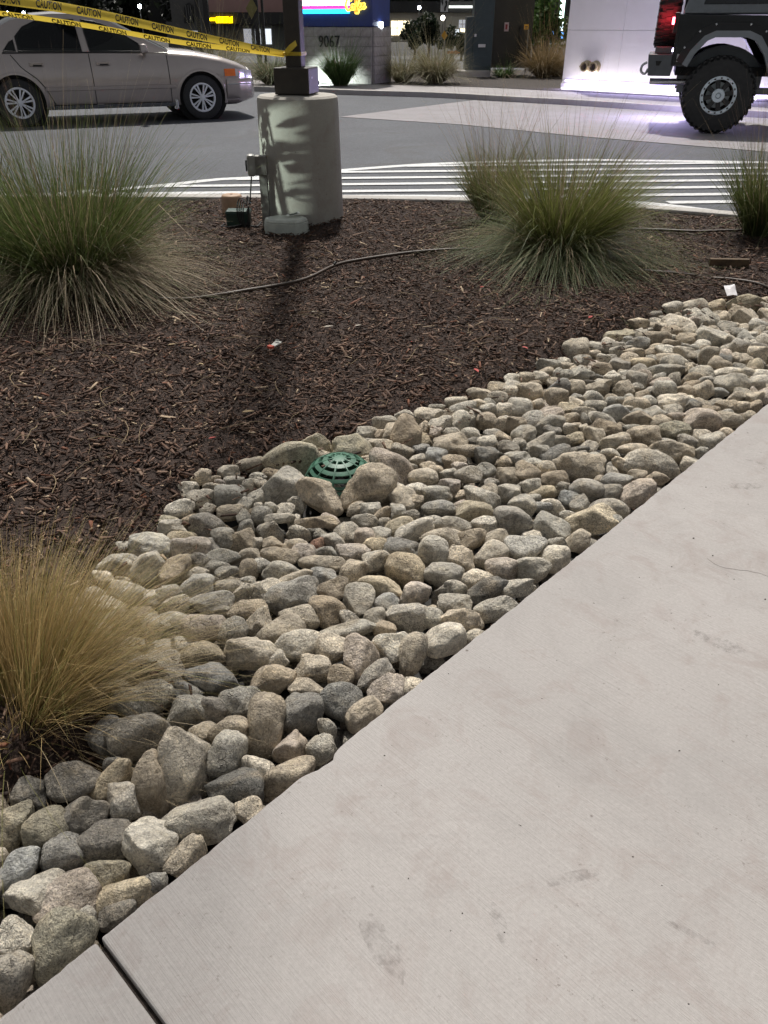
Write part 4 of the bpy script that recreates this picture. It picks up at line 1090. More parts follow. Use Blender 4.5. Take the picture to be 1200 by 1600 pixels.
# ------------------------------------------------------------------ caution tape
k = NT('tape_yellow'); k.col((.80, .60, .07)); k.set(Roughness=.28)
tr2 = k.n('ShaderNodeBsdfTranslucent'); tr2.inputs[0].default_value = (.8, .6, .08, 1); mx = k.n('ShaderNodeMixShader'); mx.inputs[0].default_value = .35
k.l(k.p.outputs[0], mx.inputs[1]); k.l(tr2.outputs[0], mx.inputs[2]); k.l(mx.outputs[0], k.out.inputs[0]); TAPE = k.m
INK = M_('tape_ink', (.03, .026, .02), .4)
def text_shape(body, size=1.0, extrude=0, shear=0, spacing=1, bold=0.0):
    cu = bpy.data.curves.new('txt', 'FONT'); cu.body = body; cu.size = size; cu.extrude = extrude; cu.shear = shear; cu.space_character = spacing
    cu.align_x, cu.align_y = 'CENTER', 'CENTER'; cu.resolution_u = 3; cu.offset = bold
    ob = bpy.data.objects.new('txt', cu); COL.objects.link(ob)
    me = bpy.data.meshes.new_from_object(ob)
    v = [tuple(x.co) for x in me.vertices]; f = [tuple(p.vertices) for p in me.polygons]
    bpy.data.objects.remove(ob); bpy.data.meshes.remove(me); bpy.data.curves.remove(cu)
    return v, f
tv, tf = text_shape('CAUTION', bold=.035)
tx = max(abs(p[0]) for p in tv); ty = max(abs(p[1]) for p in tv)
def rel(m):
    m.v = [tuple(Vector(p) - kn) for p in m.v]; return m
class Ribbon:
    def __init__(s, pts, wdir, wid):
        s.p = smooth_path(pts, 24); n = len(s.p)
        s.wd = [Vector(wdir[0]).lerp(Vector(wdir[1]), i / (n - 1)).normalized() for i in range(n)]
        s.w = [wid[0] + (wid[1] - wid[0]) * i / (n - 1) for i in range(n)]
        s.cum = [0]
        for i in range(n - 1): s.cum.append(s.cum[-1] + (s.p[i + 1] - s.p[i]).length)
        s.L = s.cum[-1]
    def pt(s, u, v, off=0):
        i = min(max(int(np.searchsorted(s.cum, u)) - 1, 0), len(s.p) - 2)
        t = (u - s.cum[i]) / (s.cum[i + 1] - s.cum[i])
        c = s.p[i].lerp(s.p[i + 1], t); w = s.wd[i].lerp(s.wd[i + 1], t); h = s.w[i] * (1 - t) + s.w[i + 1] * t
        tg = (s.p[i + 1] - s.p[i]).normalized(); nm = tg.cross(w).normalized()
        curl = .10 * h * (1 - 4 * v * v) + .06 * h * math.sin(u * 5)
        if nm.y > 0: nm = -nm
        return c + w * (v * h) + nm * (off + curl)
    def mesh(s): return MB().grid([[tuple(s.pt(s.L * i / 160, v)) for i in range(161)] for v in np.linspace(-.5, .5, 7)])
    def lettering(s, u0, period, size, parent, lo=-.46, hi=.40):
        u = u0
        while u + size < s.L:
            m = MB()
            m.add([tuple(s.pt(u + size * (.5 + .5 * p[0] / tx), (lo + hi) / 2 + (hi - lo) / 2 * p[1] / ty, .0016)) for p in tv], tf)
            rel(m).build('printed_word', INK, parent)
            u += period
kn = Vector((PX - .068, PY - .068, zat(PY - .07, 84)))
ctape = empty('caution_tape', kn); tag(ctape, 'yellow caution tape tied to the light pole and stretched out to the left', 'tape')
def rel(m):
    m.v = [tuple(Vector(p) - kn) for p in m.v]; return m
def tp(px, py, Y): z = zat(Y, py); return Vector((xat(Y, z, px), Y, z))
A = Ribbon([tp(-330, -42, 4.85), tp(-130, -20, 5.05), tp(40, 3, 5.20), tp(150, 22, 5.36), tp(280, 50, 5.6), tp(380, 71, 5.82), kn], [(0.0, .62, .78), (0.06, .15, 1)], (.074, .032))
o = rel(A.mesh()).build('upper_strand', TAPE, ctape, smooth=60)
A.lettering(.1, .215, .135, o)
B = Ribbon([tp(-330, -14, 4.95), tp(-130, 8, 5.1), tp(40, 26, 5.28), tp(150, 42, 5.44), tp(280, 66, 5.64), tp(380, 78, 5.84), kn + Vector((0, .01, -.006))], [(0.0, -.93, .42), (0.06, -.4, .9)], (.05, .03))
o = rel(B.mesh()).build('lower_strand', TAPE, ctape, smooth=60)
B.lettering(.0, .26, .16, o, -.5, .42)
m = MB()
q = .0605
ring = [Mz @ Vector((x, y, 0)) + Vector((PX, PY, kn.z)) for x, y in ((-q, -q), (q, -q), (q, q), (-q, q), (-q, -q))]
m.grid([[p + Vector((0, 0, -.012)) for p in ring], [p + Vector((0, 0, .010)) for p in ring]])
rel(m).build('pole_wrap', TAPE, ctape)
m = MB(); e = kn + Vector((.01, -.012, 0))
m.grid([[e + Vector((-.01, 0, .012)), e + Vector((.03, -.02, .05)), e + Vector((.075, -.03, .078))], [e + Vector((0, 0, -.012)), e + Vector((.05, -.03, .02)), e + Vector((.085, -.035, .048))]])
m.lathe([(0, -.016), (.016, -.008), (.018, .006), (0, .016)], 10, Matrix.Translation(e))
rel(m).build('knot', TAPE, ctape, smooth=60)

# ------------------------------------------------------------------ silver sedan
PAINT_S = M_('silver_paint', (.45, .40, .375), .26, .55, vary=.05, scale=3, Coat_Weight=.8, Coat_Roughness=.04)
k = NT('tinted_glass'); k.col((.010, .012, .013)); k.set(Roughness=.03)
tr3 = k.n('ShaderNodeBsdfTransparent'); tr3.inputs[0].default_value = (.30, .34, .33, 1); mx = k.n('ShaderNodeMixShader'); mx.inputs[0].default_value = .45
k.l(k.p.outputs[0], mx.inputs[1]); k.l(tr3.outputs[0], mx.inputs[2]); k.l(mx.outputs[0], k.out.inputs[0]); GLASS_T = k.m
GLASS_D = M_('dark_window', (.012, .014, .016), .06, 0, vary=.1)
TRIM = M_('black_trim', (.015, .015, .016), .5)
CHROME = M_('bright_metal', (.55, .56, .58), .25, .9, vary=.05)
TYRE = M_('tyre_rubber', (.028, .029, .030), .75, vary=.2, scale=20)
WELL = M_('wheel_well', (.008, .008, .008), .9)
SEAM = M_('seam_shadow', (.02, .02, .02), .8)
car = empty('parked_sedan', (0, 0, LOT)); tag(car, 'silver grey four-door sedan parked behind the caution tape', 'car')
yaw = math.atan2(1.096, 2.513)
car.rotation_euler = (0, 0, yaw)
wc = Vector((-5.295, 12.625, LOT)) - Matrix.Rotation(yaw, 3, 'Z') @ Vector((1.17, -.86, 0))
car.location = (wc.x, wc.y, LOT)
I = np.interp
def c_belt(s): return float(I(s, [0, .05, .15, .7, 1.4, 2.4, 3.3, 3.8, 4.2, 4.5, 4.65, 4.74, 4.77], [.55, .74, .90, .945, .945, .935, .915, .875, .805, .72, .66, .58, .5]))
def c_top(s): return float(I(s, [0, .05, .15, .3, .75, 3.3, 3.8, 4.2, 4.5, 4.65, 4.74, 4.77], [.58, .80, .96, 1.0, 1.02, .985, .945, .875, .785, .715, .62, .52]))
def c_w(s): return float(I(s, [0, .06, .2, .5, 1.0, 3.8, 4.2, 4.45, 4.6, 4.7, 4.77], [.66, .76, .83, .87, .89, .89, .87, .82, .745, .65, .50]))
def c_bot(s): return float(I(s, [0, .3, .8, 3.9, 4.4, 4.77], [.34, .25, .21, .20, .20, .28]))
def c_side(s, z):
    w = c_w(s); t = (z - .56)
    return w * (1 - (.10 * (t / .4) ** 2 if t > 0 else .07 * (t / .36) ** 2))
ss = np.concatenate([np.arange(0, .3, .03), np.arange(.3, 4.3, .04), np.arange(4.3, 4.771, .025)])
NS = 18
rows, meta = [], []
for s in ss:
    b, zb_ = c_belt(s), c_bot(s)
    z0 = zb_ + .05; z1 = b - .015
    row = [(0, zb_), (c_side(s, z0) * .9, zb_)]
    row += [(c_side(s, z0 + (z1 - z0) * i / NS), z0 + (z1 - z0) * i / NS) for i in range(NS + 1)]
    y1_ = c_side(s, z1)
    row += [(y1_ * .965, b + .012), (y1_ * .90, b + (c_top(s) - b) * .5 + .012), (y1_ * .5, c_top(s)), (0, c_top(s) + .012)]
    rows.append(row)
WH = [(1.17, .315), (3.84, .315)]
AR = .372
nr = len(rows[0])
def side_mesh(sign):
    V = []
    for s, row in zip(ss, rows):
        for j, (y, z) in enumerate(row):
            s2 = s
            if 2 <= j <= 2 + NS:
                for wx, wz in WH:
                    d = math.hypot(s - wx, z - wz)
                    if abs(d - AR) < .034 and d > 1e-6:
                        s2 = wx + (s - wx) * AR / d; z = wz + (z - wz) * AR / d; y = c_side(s2, z)
            V.append((s2, sign * y, z))
    groups = {'body': [], 'rear_door': [], 'front_door': []}
    for i in range(len(ss) - 1):
        for j in range(nr - 1):
            q = (i * nr + j, (i + 1) * nr + j, (i + 1) * nr + j + 1, i * nr + j + 1)
            cx = sum(V[a][0] for a in q) / 4; cz = sum(V[a][2] for a in q) / 4
            if 1 <= j <= 2 + NS and any(math.hypot(cx - wx, cz - wz) < AR - .004 for wx, wz in WH): continue
            key = 'body'
            if 3 <= j <= 2 + NS and cz > .27:
                back = I(cz, [.27, .5, .62, .75, .95], [1.66, 1.56, 1.47, 1.30, 1.18])
                if back < cx < 2.24: key = 'rear_door'
                elif 2.24 <= cx < 3.36: key = 'front_door'
            groups[key].append(q)
    return V, groups
body_mb = MB()
doors = []
for sign in (-1, 1):
    V, G = side_mesh(sign)
    body_mb.add(V, G['body'])
    for key in ('rear_door', 'front_door'):
        used = sorted({a for q in G[key] for a in q}); mp = {a: i for i, a in enumerate(used)}
        m = MB(); m.add([V[a] for a in used], [tuple(mp[a] for a in q) for q in G[key]])
        doors.append((sign, key, m.build('door', PAINT_S, car, smooth=50)))
body_mb.build('body', PAINT_S, car, smooth=50)
def on_side(s, z, off, sign=-1): return (s, sign * (c_side(s, z) + off), z)
for sign, key, d in doors:
    s0, s1 = (1.52, 2.24) if key == 'rear_door' else (2.24, 3.36)
    if key == 'rear_door': path = [on_side(float(I(z, [.27, .5, .62, .75, .92], [1.66, 1.56, 1.47, 1.30, 1.18])), z, .0008, sign) for z in np.linspace(.27, .92, 14)]
    else: path = [on_side(2.24, z, .0008, sign) for z in np.linspace(.27, .92, 10)]
    m = MB(); m.tube(path, .006, 6)
    if key == 'front_door': m.tube([on_side(3.36, z, .0008, sign) for z in np.linspace(.27, .90, 10)], .006, 6)
    m.tube([on_side(s, .27, .0008, sign) for s in np.linspace(s0 + .1, s1, 12)], .005, 6)
    m.build('door_gap', SEAM, d)
    hs_ = 1.50 if key == 'rear_door' else 2.42
    m = MB(); c = Vector(on_side(hs_, .80, .012, sign)); m.box(c, (.20, .03, .055)); m.build('handle', PAINT_S, d, bevel=.010)
    m = MB(); c = Vector(on_side(hs_ + .01, .785, .0285, sign)); m.box(c, (.12, .006, .018)); m.build('handle_recess', SEAM, d)
for sign in (-1, 1):
    for a, b in ((1.56, 3.44),):
        m = MB()
        rows_ = [[on_side(s, z, o_, sign) for s in np.linspace(a, b, 40)] for z, o_ in ((.455, .0), (.462, .012), (.505, .012), (.512, .0))]
        m.grid(rows_); m.build('side_moulding', PAINT_S, car, smooth=40)
    m = MB(); m.grid([[on_side(s, z, o_, sign) for s in np.linspace(1.56, 3.46, 40)] for z, o_ in ((.205, -.05), (.21, .006), (.262, .006), (.268, -.004))]); m.build('rocker_panel', CHROME, car, smooth=40)
    for wx, wz in WH:
        m = MB(); pts = []
        for w in np.linspace(R(-14), R(194), 40):
            rowp = []
            for rr_, o_ in ((AR - .012, -.05), (AR - .012, .006), (AR + .012, .008), (AR + .03, .0)):
                s_, z_ = wx + rr_ * math.cos(w), wz + rr_ * math.sin(w)
                rowp.append(on_side(s_, max(z_, .2), o_, sign))
            pts.append(rowp)
        m.grid(pts); m.build('wheel_arch', PAINT_S, car, smooth=50)
    m = MB(); m.box((3.43, sign * .80, .235), (.05, .12, .15)); m.build('mud_flap', CHROME, car, bevel=.01)
for wx, wz in WH:
    m = MB(); m.lathe([(0, -.80), (.40, -.80), (.40, .80), (0, .80)], 32, Matrix.Translation((wx, 0, wz + .02)) @ Matrix.Rotation(R(90), 4, 'X')); o = m.build('wheel_well', WELL, car)
# greenhouse
OUT = [(.66, .95), (.86, 1.10), (1.06, 1.235), (1.28, 1.335), (1.55, 1.395), (1.85, 1.415), (2.15, 1.415), (2.40, 1.395), (2.60, 1.335), (2.85, 1.215), (3.10, 1.085), (3.40, .945)]
def gy(z): return .815 - .235 * ((z - .93) / .48) - .02 * math.sin(max(0, (z - .93) / .48) * math.pi)
for sign in (-1, 1):
    m = MB()
    m.grid([[(s, sign * gy(zb2), zb2) for s, zb2 in ((s, .93 + (z - .93) * f) for s, z in OUT)] for f in np.linspace(0, 1, 9)])
    m.build('pillar_panel', PAINT_S, car, smooth=50)
    def pane(poly, nm='window'):
        cx = sum(p[0] for p in poly) / len(poly); cz = sum(p[1] for p in poly) / len(poly)
        m = MB(); m.prism(poly, lambda s, z: (s, sign * (gy(z) + .006), z), lambda s, z: (s, sign * (gy(z) - .004), z)); o = m.build(nm, GLASS_T, car)
        fr = MB(); lp_ = [(s, sign * (gy(z) + .006), z) for s, z in poly]; fr.tube(lp_ + lp_[:1], .007, 6, False); fr.build('window_seal', TRIM, o, smooth=60)
    pane([(1.10, .965), (1.20, 1.075), (1.255, 1.10), (1.265, .965)])
    pane([(1.30, .962), (1.295, 1.14), (1.42, 1.255), (1.60, 1.325), (1.80, 1.345), (2.13, 1.345), (2.16, .955)])
    pane([(2.27, .952), (2.23, 1.345), (2.40, 1.325), (2.58, 1.265), (2.80, 1.155), (2.98, 1.045), (3.02, .945)])
    m = MB(); m.tube([(s, sign * (gy(.948) + .008), .945 - (s - 1.1) * .004) for s in np.linspace(1.08, 3.10, 12)], .009, 6); m.build('belt_trim', TRIM, car)
def shell(pts, nm, mat, lift=.035):
    m = MB(); m.grid([[(s + (.06 * (1 - (f) ** 2) if nm == 'windscreen' else -.05 * (1 - f ** 2) if nm == 'rear_window' else 0), gy(z) * f, z + lift * (1 - f * f)) for f in np.linspace(-1, 1, 15)] for s, z in pts])
    return m.build(nm, mat, car, smooth=50)
shell(OUT[4:8], 'roof', PAINT_S); shell(OUT[7:], 'windscreen', GLASS_T); shell(OUT[:5], 'rear_window', GLASS_T)
# seats seen through the glass
SEAT = M_('grey_seat', (.16, .155, .15), .9, vary=.1)
for sx2, zz2 in ((2.30, .0), (1.42, -.02)):
    for sy2 in (-.38, .38):
        m = MB(); m.box((sx2, sy2, .88 + zz2), (.14, .50, .42), None, .85); st_ = m.build('seat_back', SEAT, car, bevel=.05)
        m = MB(); m.box((sx2 - .02, sy2, 1.17 + zz2), (.09, .27, .17), None, .9); m.build('headrest', SEAT, st_, bevel=.04)
m = MB(); m.lathe([(.17, -.012), (.185, 0), (.17, .012), (.158, 0)], 28, Matrix.Translation((2.85, .38, .98)) @ Matrix.Rotation(R(65), 4, 'Y'), True); m.build('steering_wheel', TRIM, car, smooth=60)
# lamps, bumper, mirror
AMB = M_('amber_lens', (.95, .20, .03), .2, vary=.1); LENS = M_('clear_lens', (.62, .62, .64), .12, .3, vary=.15, scale=30)
for sign in (-1, 1):
    m = MB(); m.grid([[on_side(s, z, .008, sign) for s in np.linspace(4.22, 4.40, 6)] for z in np.linspace(.60, .70, 4)]); o = m.build('turn_signal', AMB, car, smooth=60)
    m = MB(); m.grid([[on_side(s, z - (s - 4.4) * .12, .008, sign) for s in np.linspace(4.40, 4.70, 9)] for z in np.linspace(.595, .70, 4)]); m.build('headlight', LENS, car, smooth=60)
    m = MB(); m.grid([[on_side(s, z, o_, sign) for s in np.linspace(4.24, 4.765, 16)] for z, o_ in ((.27, -.02), (.29, .014), (.40, .022), (.50, .02), (.55, .012), (.565, -.004))]); o = m.build('front_bumper', PAINT_S, car, smooth=50)
    m = MB(); m.tube([on_side(s, .49, .0225, sign) for s in np.linspace(4.26, 4.76, 12)], .009, 6); m.build('bumper_strip', CHROME, o)
    m = MB(); m.grid([[on_side(s, z, o_, sign) for s in np.linspace(.005, .68, 16)] for z, o_ in ((.30, -.02), (.32, .014), (.45, .02), (.56, .016), (.58, -.004))]); m.build('rear_bumper', PAINT_S, car, smooth=50)
    m = MB(); m.grid([[on_side(s, z, .008, sign) for s in np.linspace(.03, .32, 6)] for z in np.linspace(.66, .84, 4)]); m.build('tail_light', M_('red_lens', (.35, .02, .02), .2), car, smooth=60)
    m = MB(); m.box((3.02, sign * .93, .985), (.12, .17, .115), None, .8); o = m.build('door_mirror', PAINT_S, car, bevel=.03)
    m = MB(); m.tube([(3.06, sign * .80, .955), (3.04, sign * .88, .965)], .022, 8); m.build('mirror_arm', TRIM, o)
def wheel(parent, c, rad, wid, sign, rimr, mat_r, spokes=7, name='wheel', tread=False):
    Mw = Matrix.Translation(c) @ Matrix.Rotation(R(90) * (1 if sign < 0 else -1), 4, 'X')     # local +z points outwards
    h = wid / 2
    m = MB(); m.lathe([(rimr - .005, -h * .85), (rad * .86, -h * .98), (rad * .965, -h * .86), (rad, -h * .6), (rad, h * .6), (rad * .965, h * .86), (rad * .86, h * .98), (rimr - .005, h * .85), (rimr - .02, 0)], 56, Mw, True)
    w = m.build(name, TYRE, parent, smooth=35)
    return w, Mw, h
HUB = M_('silver_hubcap', (.86, .89, .95), .4, .0, vary=.08)
for wx, wz in WH:
    for sign in (-1, 1):
        w, Mw, h = wheel(car, (wx, sign * .76, .315), .315, .20, sign, .195, HUB)
        m = MB(); m.lathe([(0, h * .35), (.16, h * .35), (.19, h * .55), (.203, h * .92), (.192, h * .96), (.178, h * .62)], 40, Mw); m.build('rim', M_('rim_shadow', (.05, .05, .055), .5, .2), w, smooth=40)
        m = MB(); m.lathe([(.176, h * .80), (.186, h * .98), (.204, h * .95), (.204, h * .8)], 40, Mw, True); m.build('rim_lip', HUB, w, smooth=40)
        m = MB(); m.lathe([(0, h * 1.02), (.03, h * 1.0), (.042, h * .9), (.046, h * .6)], 20, Mw); m.build('hub_cap', HUB, w, smooth=40)
        for q in range(7):
            a0 = 2 * math.pi * q / 7 + .3
            m = MB()
            for da in (-.15, .15):
                a1 = a0 + da
                u_ = Vector((math.cos(a1), math.sin(a1), 0)); n_ = Vector((-math.sin(a1), math.cos(a1), 0))
                pts = [u_ * .035 + n_ * -.007, u_ * .035 + n_ * .007, u_ * .182 + n_ * .0125, u_ * .182 - n_ * .0125]
                m.add([tuple(Mw @ (p + Vector((0, 0, h * .98 if i < 2 else h * .86)))) for i, p in enumerate(pts)] + [tuple(Mw @ (p + Vector((0, 0, h * .55)))) for p in pts], [(0, 1, 2, 3), (7, 6, 5, 4), (0, 4, 5, 1), (1, 5, 6, 2), (2, 6, 7, 3), (3, 7, 4, 0)])
            m.build('spoke', HUB, w)

# ------------------------------------------------------------------ lifted off-road vehicle, rear quarter in view
suv = empty('offroad_vehicle', (0, 0, LOT)); tag(suv, 'lifted black off-road vehicle with spare tyre and glowing red tail light', 'vehicle')
jy = R(-17)
suv.rotation_euler = (0, 0, jy)
wc = Vector((4.51, 11.76, LOT)) - Matrix.Rotation(jy, 3, 'Z') @ Vector((0, -.93, 0))
suv.location = (wc.x, wc.y, LOT)
JBLK = M_('black_paint', (.010, .013, .016), .22, .2, vary=.1, Coat_Weight=.8, Coat_Roughness=.05)
JGRY = M_('grey_hardtop', (.17, .19, .205), .6, vary=.1, scale=20, bump=.1, bscale=200)
JFLR = M_('flare_edge', (.22, .245, .265), .5, vary=.08)
JTEX = M_('textured_black', (.014, .014, .014), .6, bump=.2, bscale=200)
JMET = M_('bumper_steel', (.11, .12, .13), .45, .3, vary=.15)
ALU = M_('wheel_alloy', (.78, .88, .95), .35, .0, vary=.06)
TR_ = .470
def lug_tyre(parent, c, sign, axis='y', name='wheel'):
    wid = .30; h = wid / 2
    Mw = Matrix.Translation(c) @ (Matrix.Rotation(R(90) * (1 if sign < 0 else -1), 4, 'X') if axis == 'y' else Matrix.Rotation(R(-90), 4, 'Y'))
    m = MB(); r0 = TR_ - .018
    m.lathe([(.225, -h * .9), (.30, -h * 1.0), (r0 * .93, -h * .93), (r0, -h * .62), (r0, h * .62), (r0 * .93, h * .93), (.30, h * 1.0), (.225, h * .9), (.21, 0)], 72, Mw, True)
    w = m.build(name, TYRE, parent, smooth=30)
    m = MB(); N_ = 36
    for q in range(N_):
        a = 2 * math.pi * q / N_
        for k_, (zz, dz, da, rr_, dr_) in enumerate(((-.42, .30, 0, r0, .022), (.0, .26, .5, r0, .020), (.42, .30, .25, r0, .022))):
            Ml = Mw @ Matrix.Rotation(a + da * 2 * math.pi / N_, 4, 'Z') @ Matrix.Translation((rr_ + .006, 0, zz * wid * .72))
            m.box((0, 0, 0), (dr_, .046 if q % 2 else .036, dz * wid), Ml, .9)
        for s_ in (-1, 1):
            ln = .055 if q % 2 else .038
            Ml = Mw @ Matrix.Rotation(a + .12, 4, 'Z') @ Matrix.Translation((r0 * .955 - ln * .25, 0, s_ * h * .88)) @ Matrix.Rotation(R(-28) * s_, 4, 'Y')
            m.box((0, 0, 0), (ln, .036, .022), Ml, .85)
    tag(m.build('tread_lugs', TYRE, w), kind='stuff')
    return w, Mw, h
def alloy(w, Mw, h):
    m = MB(); m.lathe([(0, -h * .2), (.15, -h * .15), (.20, h * .1), (.222, h * .88), (.21, h * .86), (.19, h * .2)], 48, Mw); m.build('rim', M_('rim_black', (.012, .012, .013), .35), w, smooth=40)
    m = MB(); m.lathe([(.188, h * .72), (.192, h * .96), (.222, h * .99), (.232, h * .92), (.226, h * .8)], 48, Mw, True); m.build('beadlock_ring', ALU, w, smooth=40)
    m = MB()
    for q in range(16):
        a = 2 * math.pi * q / 16
        m.box((0, 0, 0), (.016, .022, .012), Mw @ Matrix.Rotation(a, 4, 'Z') @ Matrix.Translation((.208, 0, h * .985)))
    tag(m.build('ring_bolts', JTEX, w), kind='stuff')
    for q in range(8):
        a = 2 * math.pi * q / 8 + .2
        Ml = Mw @ Matrix.Rotation(a, 4, 'Z')
        m = MB(); m.prism([(.06, -.022), (.19, -.034), (.19, .034), (.06, .022)], lambda x, y: tuple(Ml @ Vector((x, y, h * .78))), lambda x, y: tuple(Ml @ Vector((x, y, h * .45)))); m.build('spoke', M_('spoke_black', (.02, .021, .022), .35), w, bevel=.004)
    m = MB(); m.lathe([(.034, h * .80), (.038, h * .93), (.078, h * .93), (.084, h * .8)], 32, Mw, True); m.build('hub_ring', ALU, w, smooth=40)
    m = MB(); m.lathe([(0, h * 1.0), (.022, h * .98), (.03, h * .85)], 16, Mw); m.build('hub_cap', ALU, w, smooth=40)
    m = MB(); m.lathe([(0, h * .1), (.155, h * .1), (.155, h * .02), (0, h * .02)], 32, Mw); m.build('brake_disc', M_('brake_steel', (.5, .55, .58), .4, .3), w)
for wx in (0, 2.95):
    for sign in (-1, 1):
        w, Mw, h = lug_tyre(suv, (wx, sign * .78, TR_), sign)
        if sign < 0: alloy(w, Mw, h)
# tub with the wheel opening
inn = [(-.47, .80), (-.40, .95), (-.27, 1.10), (-.18, 1.14), (.22, 1.14), (.33, 1.10), (.46, .94), (.58, .70)]
tubp = [(-.66, .80), (-.47, .80)] + inn[1:-1] + [(.58, .70), (3.5, .70), (3.62, .9), (3.62, 1.22), (1.75, 1.36), (-.62, 1.40)]
for sign in (-1, 1):
    m = MB(); m.prism(tubp, lambda x, z: (x, sign * .76, z), lambda x, z: (x, sign * .70, z)); m.build('body_side', JBLK, suv, bevel=.012)
    # flare: dark band bolted to the tub, grey outer lip
    def off(pl, d):
        out = []
        for i, p in enumerate(pl):
            a_, b_ = Vector(pl[max(i - 1, 0)]), Vector(pl[min(i + 1, len(pl) - 1)]); t_ = (b_ - a_).normalized()
            out.append((p[0] - t_.y * d, p[1] + t_.x * d))
        return out
    o1, o2 = off(inn, .075), off(inn, .165)
    m = MB(); m.grid([[(x, sign * y, z) for x, z in pl] for pl, y in ((o2, .758), (o2, .785), (o1, .86), (o1, .93))]); fl = m.build('fender_flare', JTEX, suv, smooth=35)
    m = MB(); m.grid([[(x, sign * y, z) for x, z in pl] for pl, y in ((o1, .931), (inn, .935), (inn, .80))]); m.build('flare_lip', JFLR, fl, smooth=35)
    m = MB()
    for x, z in o2[1:-1]:
        m.lathe([(0, .012), (.012, .010), (.016, 0)], 10, Matrix.Translation((x, sign * .80, z - .02)) @ Matrix.Rotation(R(90) * (1 if sign < 0 else -1), 4, 'X'))
    tag(m.build('flare_bolts', CHROME, fl, smooth=40), kind='stuff')
    m = MB(); m.prism([(-.63, 1.405), (.62, 1.405), (.70, 1.86), (-.50, 1.88)], lambda x, z: (x, sign * (.755 - (z - 1.4) * .14), z), lambda x, z: (x, sign * (.70 - (z - 1.4) * .14), z)); hd = m.build('hardtop_side', JGRY, suv, bevel=.02)
    m = MB(); m.prism([(-.40, 1.50), (.50, 1.50), (.53, 1.78), (-.33, 1.78)], lambda x, z: (x, sign * (.760 - (z - 1.4) * .14), z), lambda x, z: (x, sign * (.73 - (z - 1.4) * .14), z)); m.build('quarter_window', GLASS_D, hd, bevel=.02)
    m = MB(); m.box((.665, sign * .7575, 1.08), (.012, .012, .56)); m.build('door_gap', SEAM, suv)
    m = MB(); m.prism([(.68, 1.41), (1.70, 1.39), (1.52, 1.82), (.74, 1.84)], lambda x, z: (x, sign * (.755 - (z - 1.4) * .14), z), lambda x, z: (x, sign * (.72 - (z - 1.4) * .14), z)); m.build('door_window', GLASS_D, suv, bevel=.01)
    # tail lamp housing and lens
    m = MB(); m.box((-.69, sign * .655, 1.30), (.07, .15, .24)); tl = m.build('tail_light', M_('lamp_housing', (.03, .01, .01), .4), suv, bevel=.015)
    m = MB(); m.box((-.735, sign * .675, 1.325), (.03, .11, .085)); m.build('lens', emit('brake_glow', (1.0, .04, .06), 40), tl, bevel=.01)
    m = MB(); m.box((-.60, sign * .765, .90), (.03, .012, .09)); m.build('side_reflector', LENS, suv, bevel=.003)
m = MB(); m.box((-.645, 0, 1.10), (.06, 1.46, .60)); m.build('tailgate', JBLK, suv, bevel=.01)
m = MB(); m.box((-.60, 0, 1.63), (.05, 1.36, .44)); m.build('rear_glass', GLASS_D, suv, bevel=.01)
m = MB(); m.box((.4, 0, 1.90), (2.1, 1.34, .06)); m.build('roof', JGRY, suv, bevel=.025)
m = MB(); m.box((1.5, 0, .74), (4.2, 1.36, .10)); m.build('floor_pan', WELL, suv)
m = MB(); m.box((2.75, 0, 1.24), (1.7, 1.36, .08)); m.build('bonnet', JBLK, suv, bevel=.03)
m = MB(); m.grid([[(1.72, y, 1.36), (1.52, y * .93, 1.84)] for y in (-.70, .70)]); m.build('windscreen', GLASS_D, suv)
for sign in (-1, 1):
    m = MB(); pts = [(TR_ + .13) * Vector((math.cos(w), math.sin(w))) for w in np.linspace(R(25), R(155), 14)]
    m.grid([[(p.x, sign * y, p.y + TR_ - .02) for p in pts] for y in (.45, .70)]); m.grid([[(p.x, sign * .45, p.y + TR_ - .02) for p in pts], [(p.x, sign * .45, TR_) for p in pts]]); m.build('inner_fender', JFLR if sign < 0 else JTEX, suv, smooth=40)
m = MB(); m.tube([(0, -.66, TR_), (0, .66, TR_)], .045, 12); m.build('axle', JTEX, suv)
# rear bumper with winch openings, shackle and exhaust
m = MB(); m.prism([(-.96, .68), (-.66, .68), (-.62, .94), (-.99, .94)], lambda x, z: (x, -.70, z), lambda x, z: (x, .70, z)); bp = m.build('rear_bumper', JMET, suv, bevel=.012)
m = MB(); m.prism([(-.88, .86), (-.80, .86), (-.825, .805), (-.865, .805)], lambda x, z: (x, -.7065, z), lambda x, z: (x, -.68, z)); m.build('bumper_slot', SEAM, bp)
m = MB(); m.box((-.80, -.55, .985), (.22, .16, .085)); m.build('bumper_bracket', JMET, bp, bevel=.01)
m = MB(); m.tube(smooth_path([(-.99, -.60, .84), (-1.05, -.60, .80), (-1.055, -.60, .73), (-1.0, -.60, .70), (-.965, -.60, .76)], 6), .017, 8); m.build('shackle', CHROME, bp, smooth=50)
m = MB(); m.tube([(-.92, -.45, .60), (-.35, -.45, .60)], .042, 16); m.build('exhaust_pipe', CHROME, suv, smooth=50)
m = MB(); m.box((.95, -.72, .52), (1.2, .10, .08)); m.build('side_step', JMET, suv, bevel=.02)
# spare wheel on the tailgate
w, Mw, h = lug_tyre(suv, (-.80, -.08, 1.47), 1, 'x', 'spare_wheel')
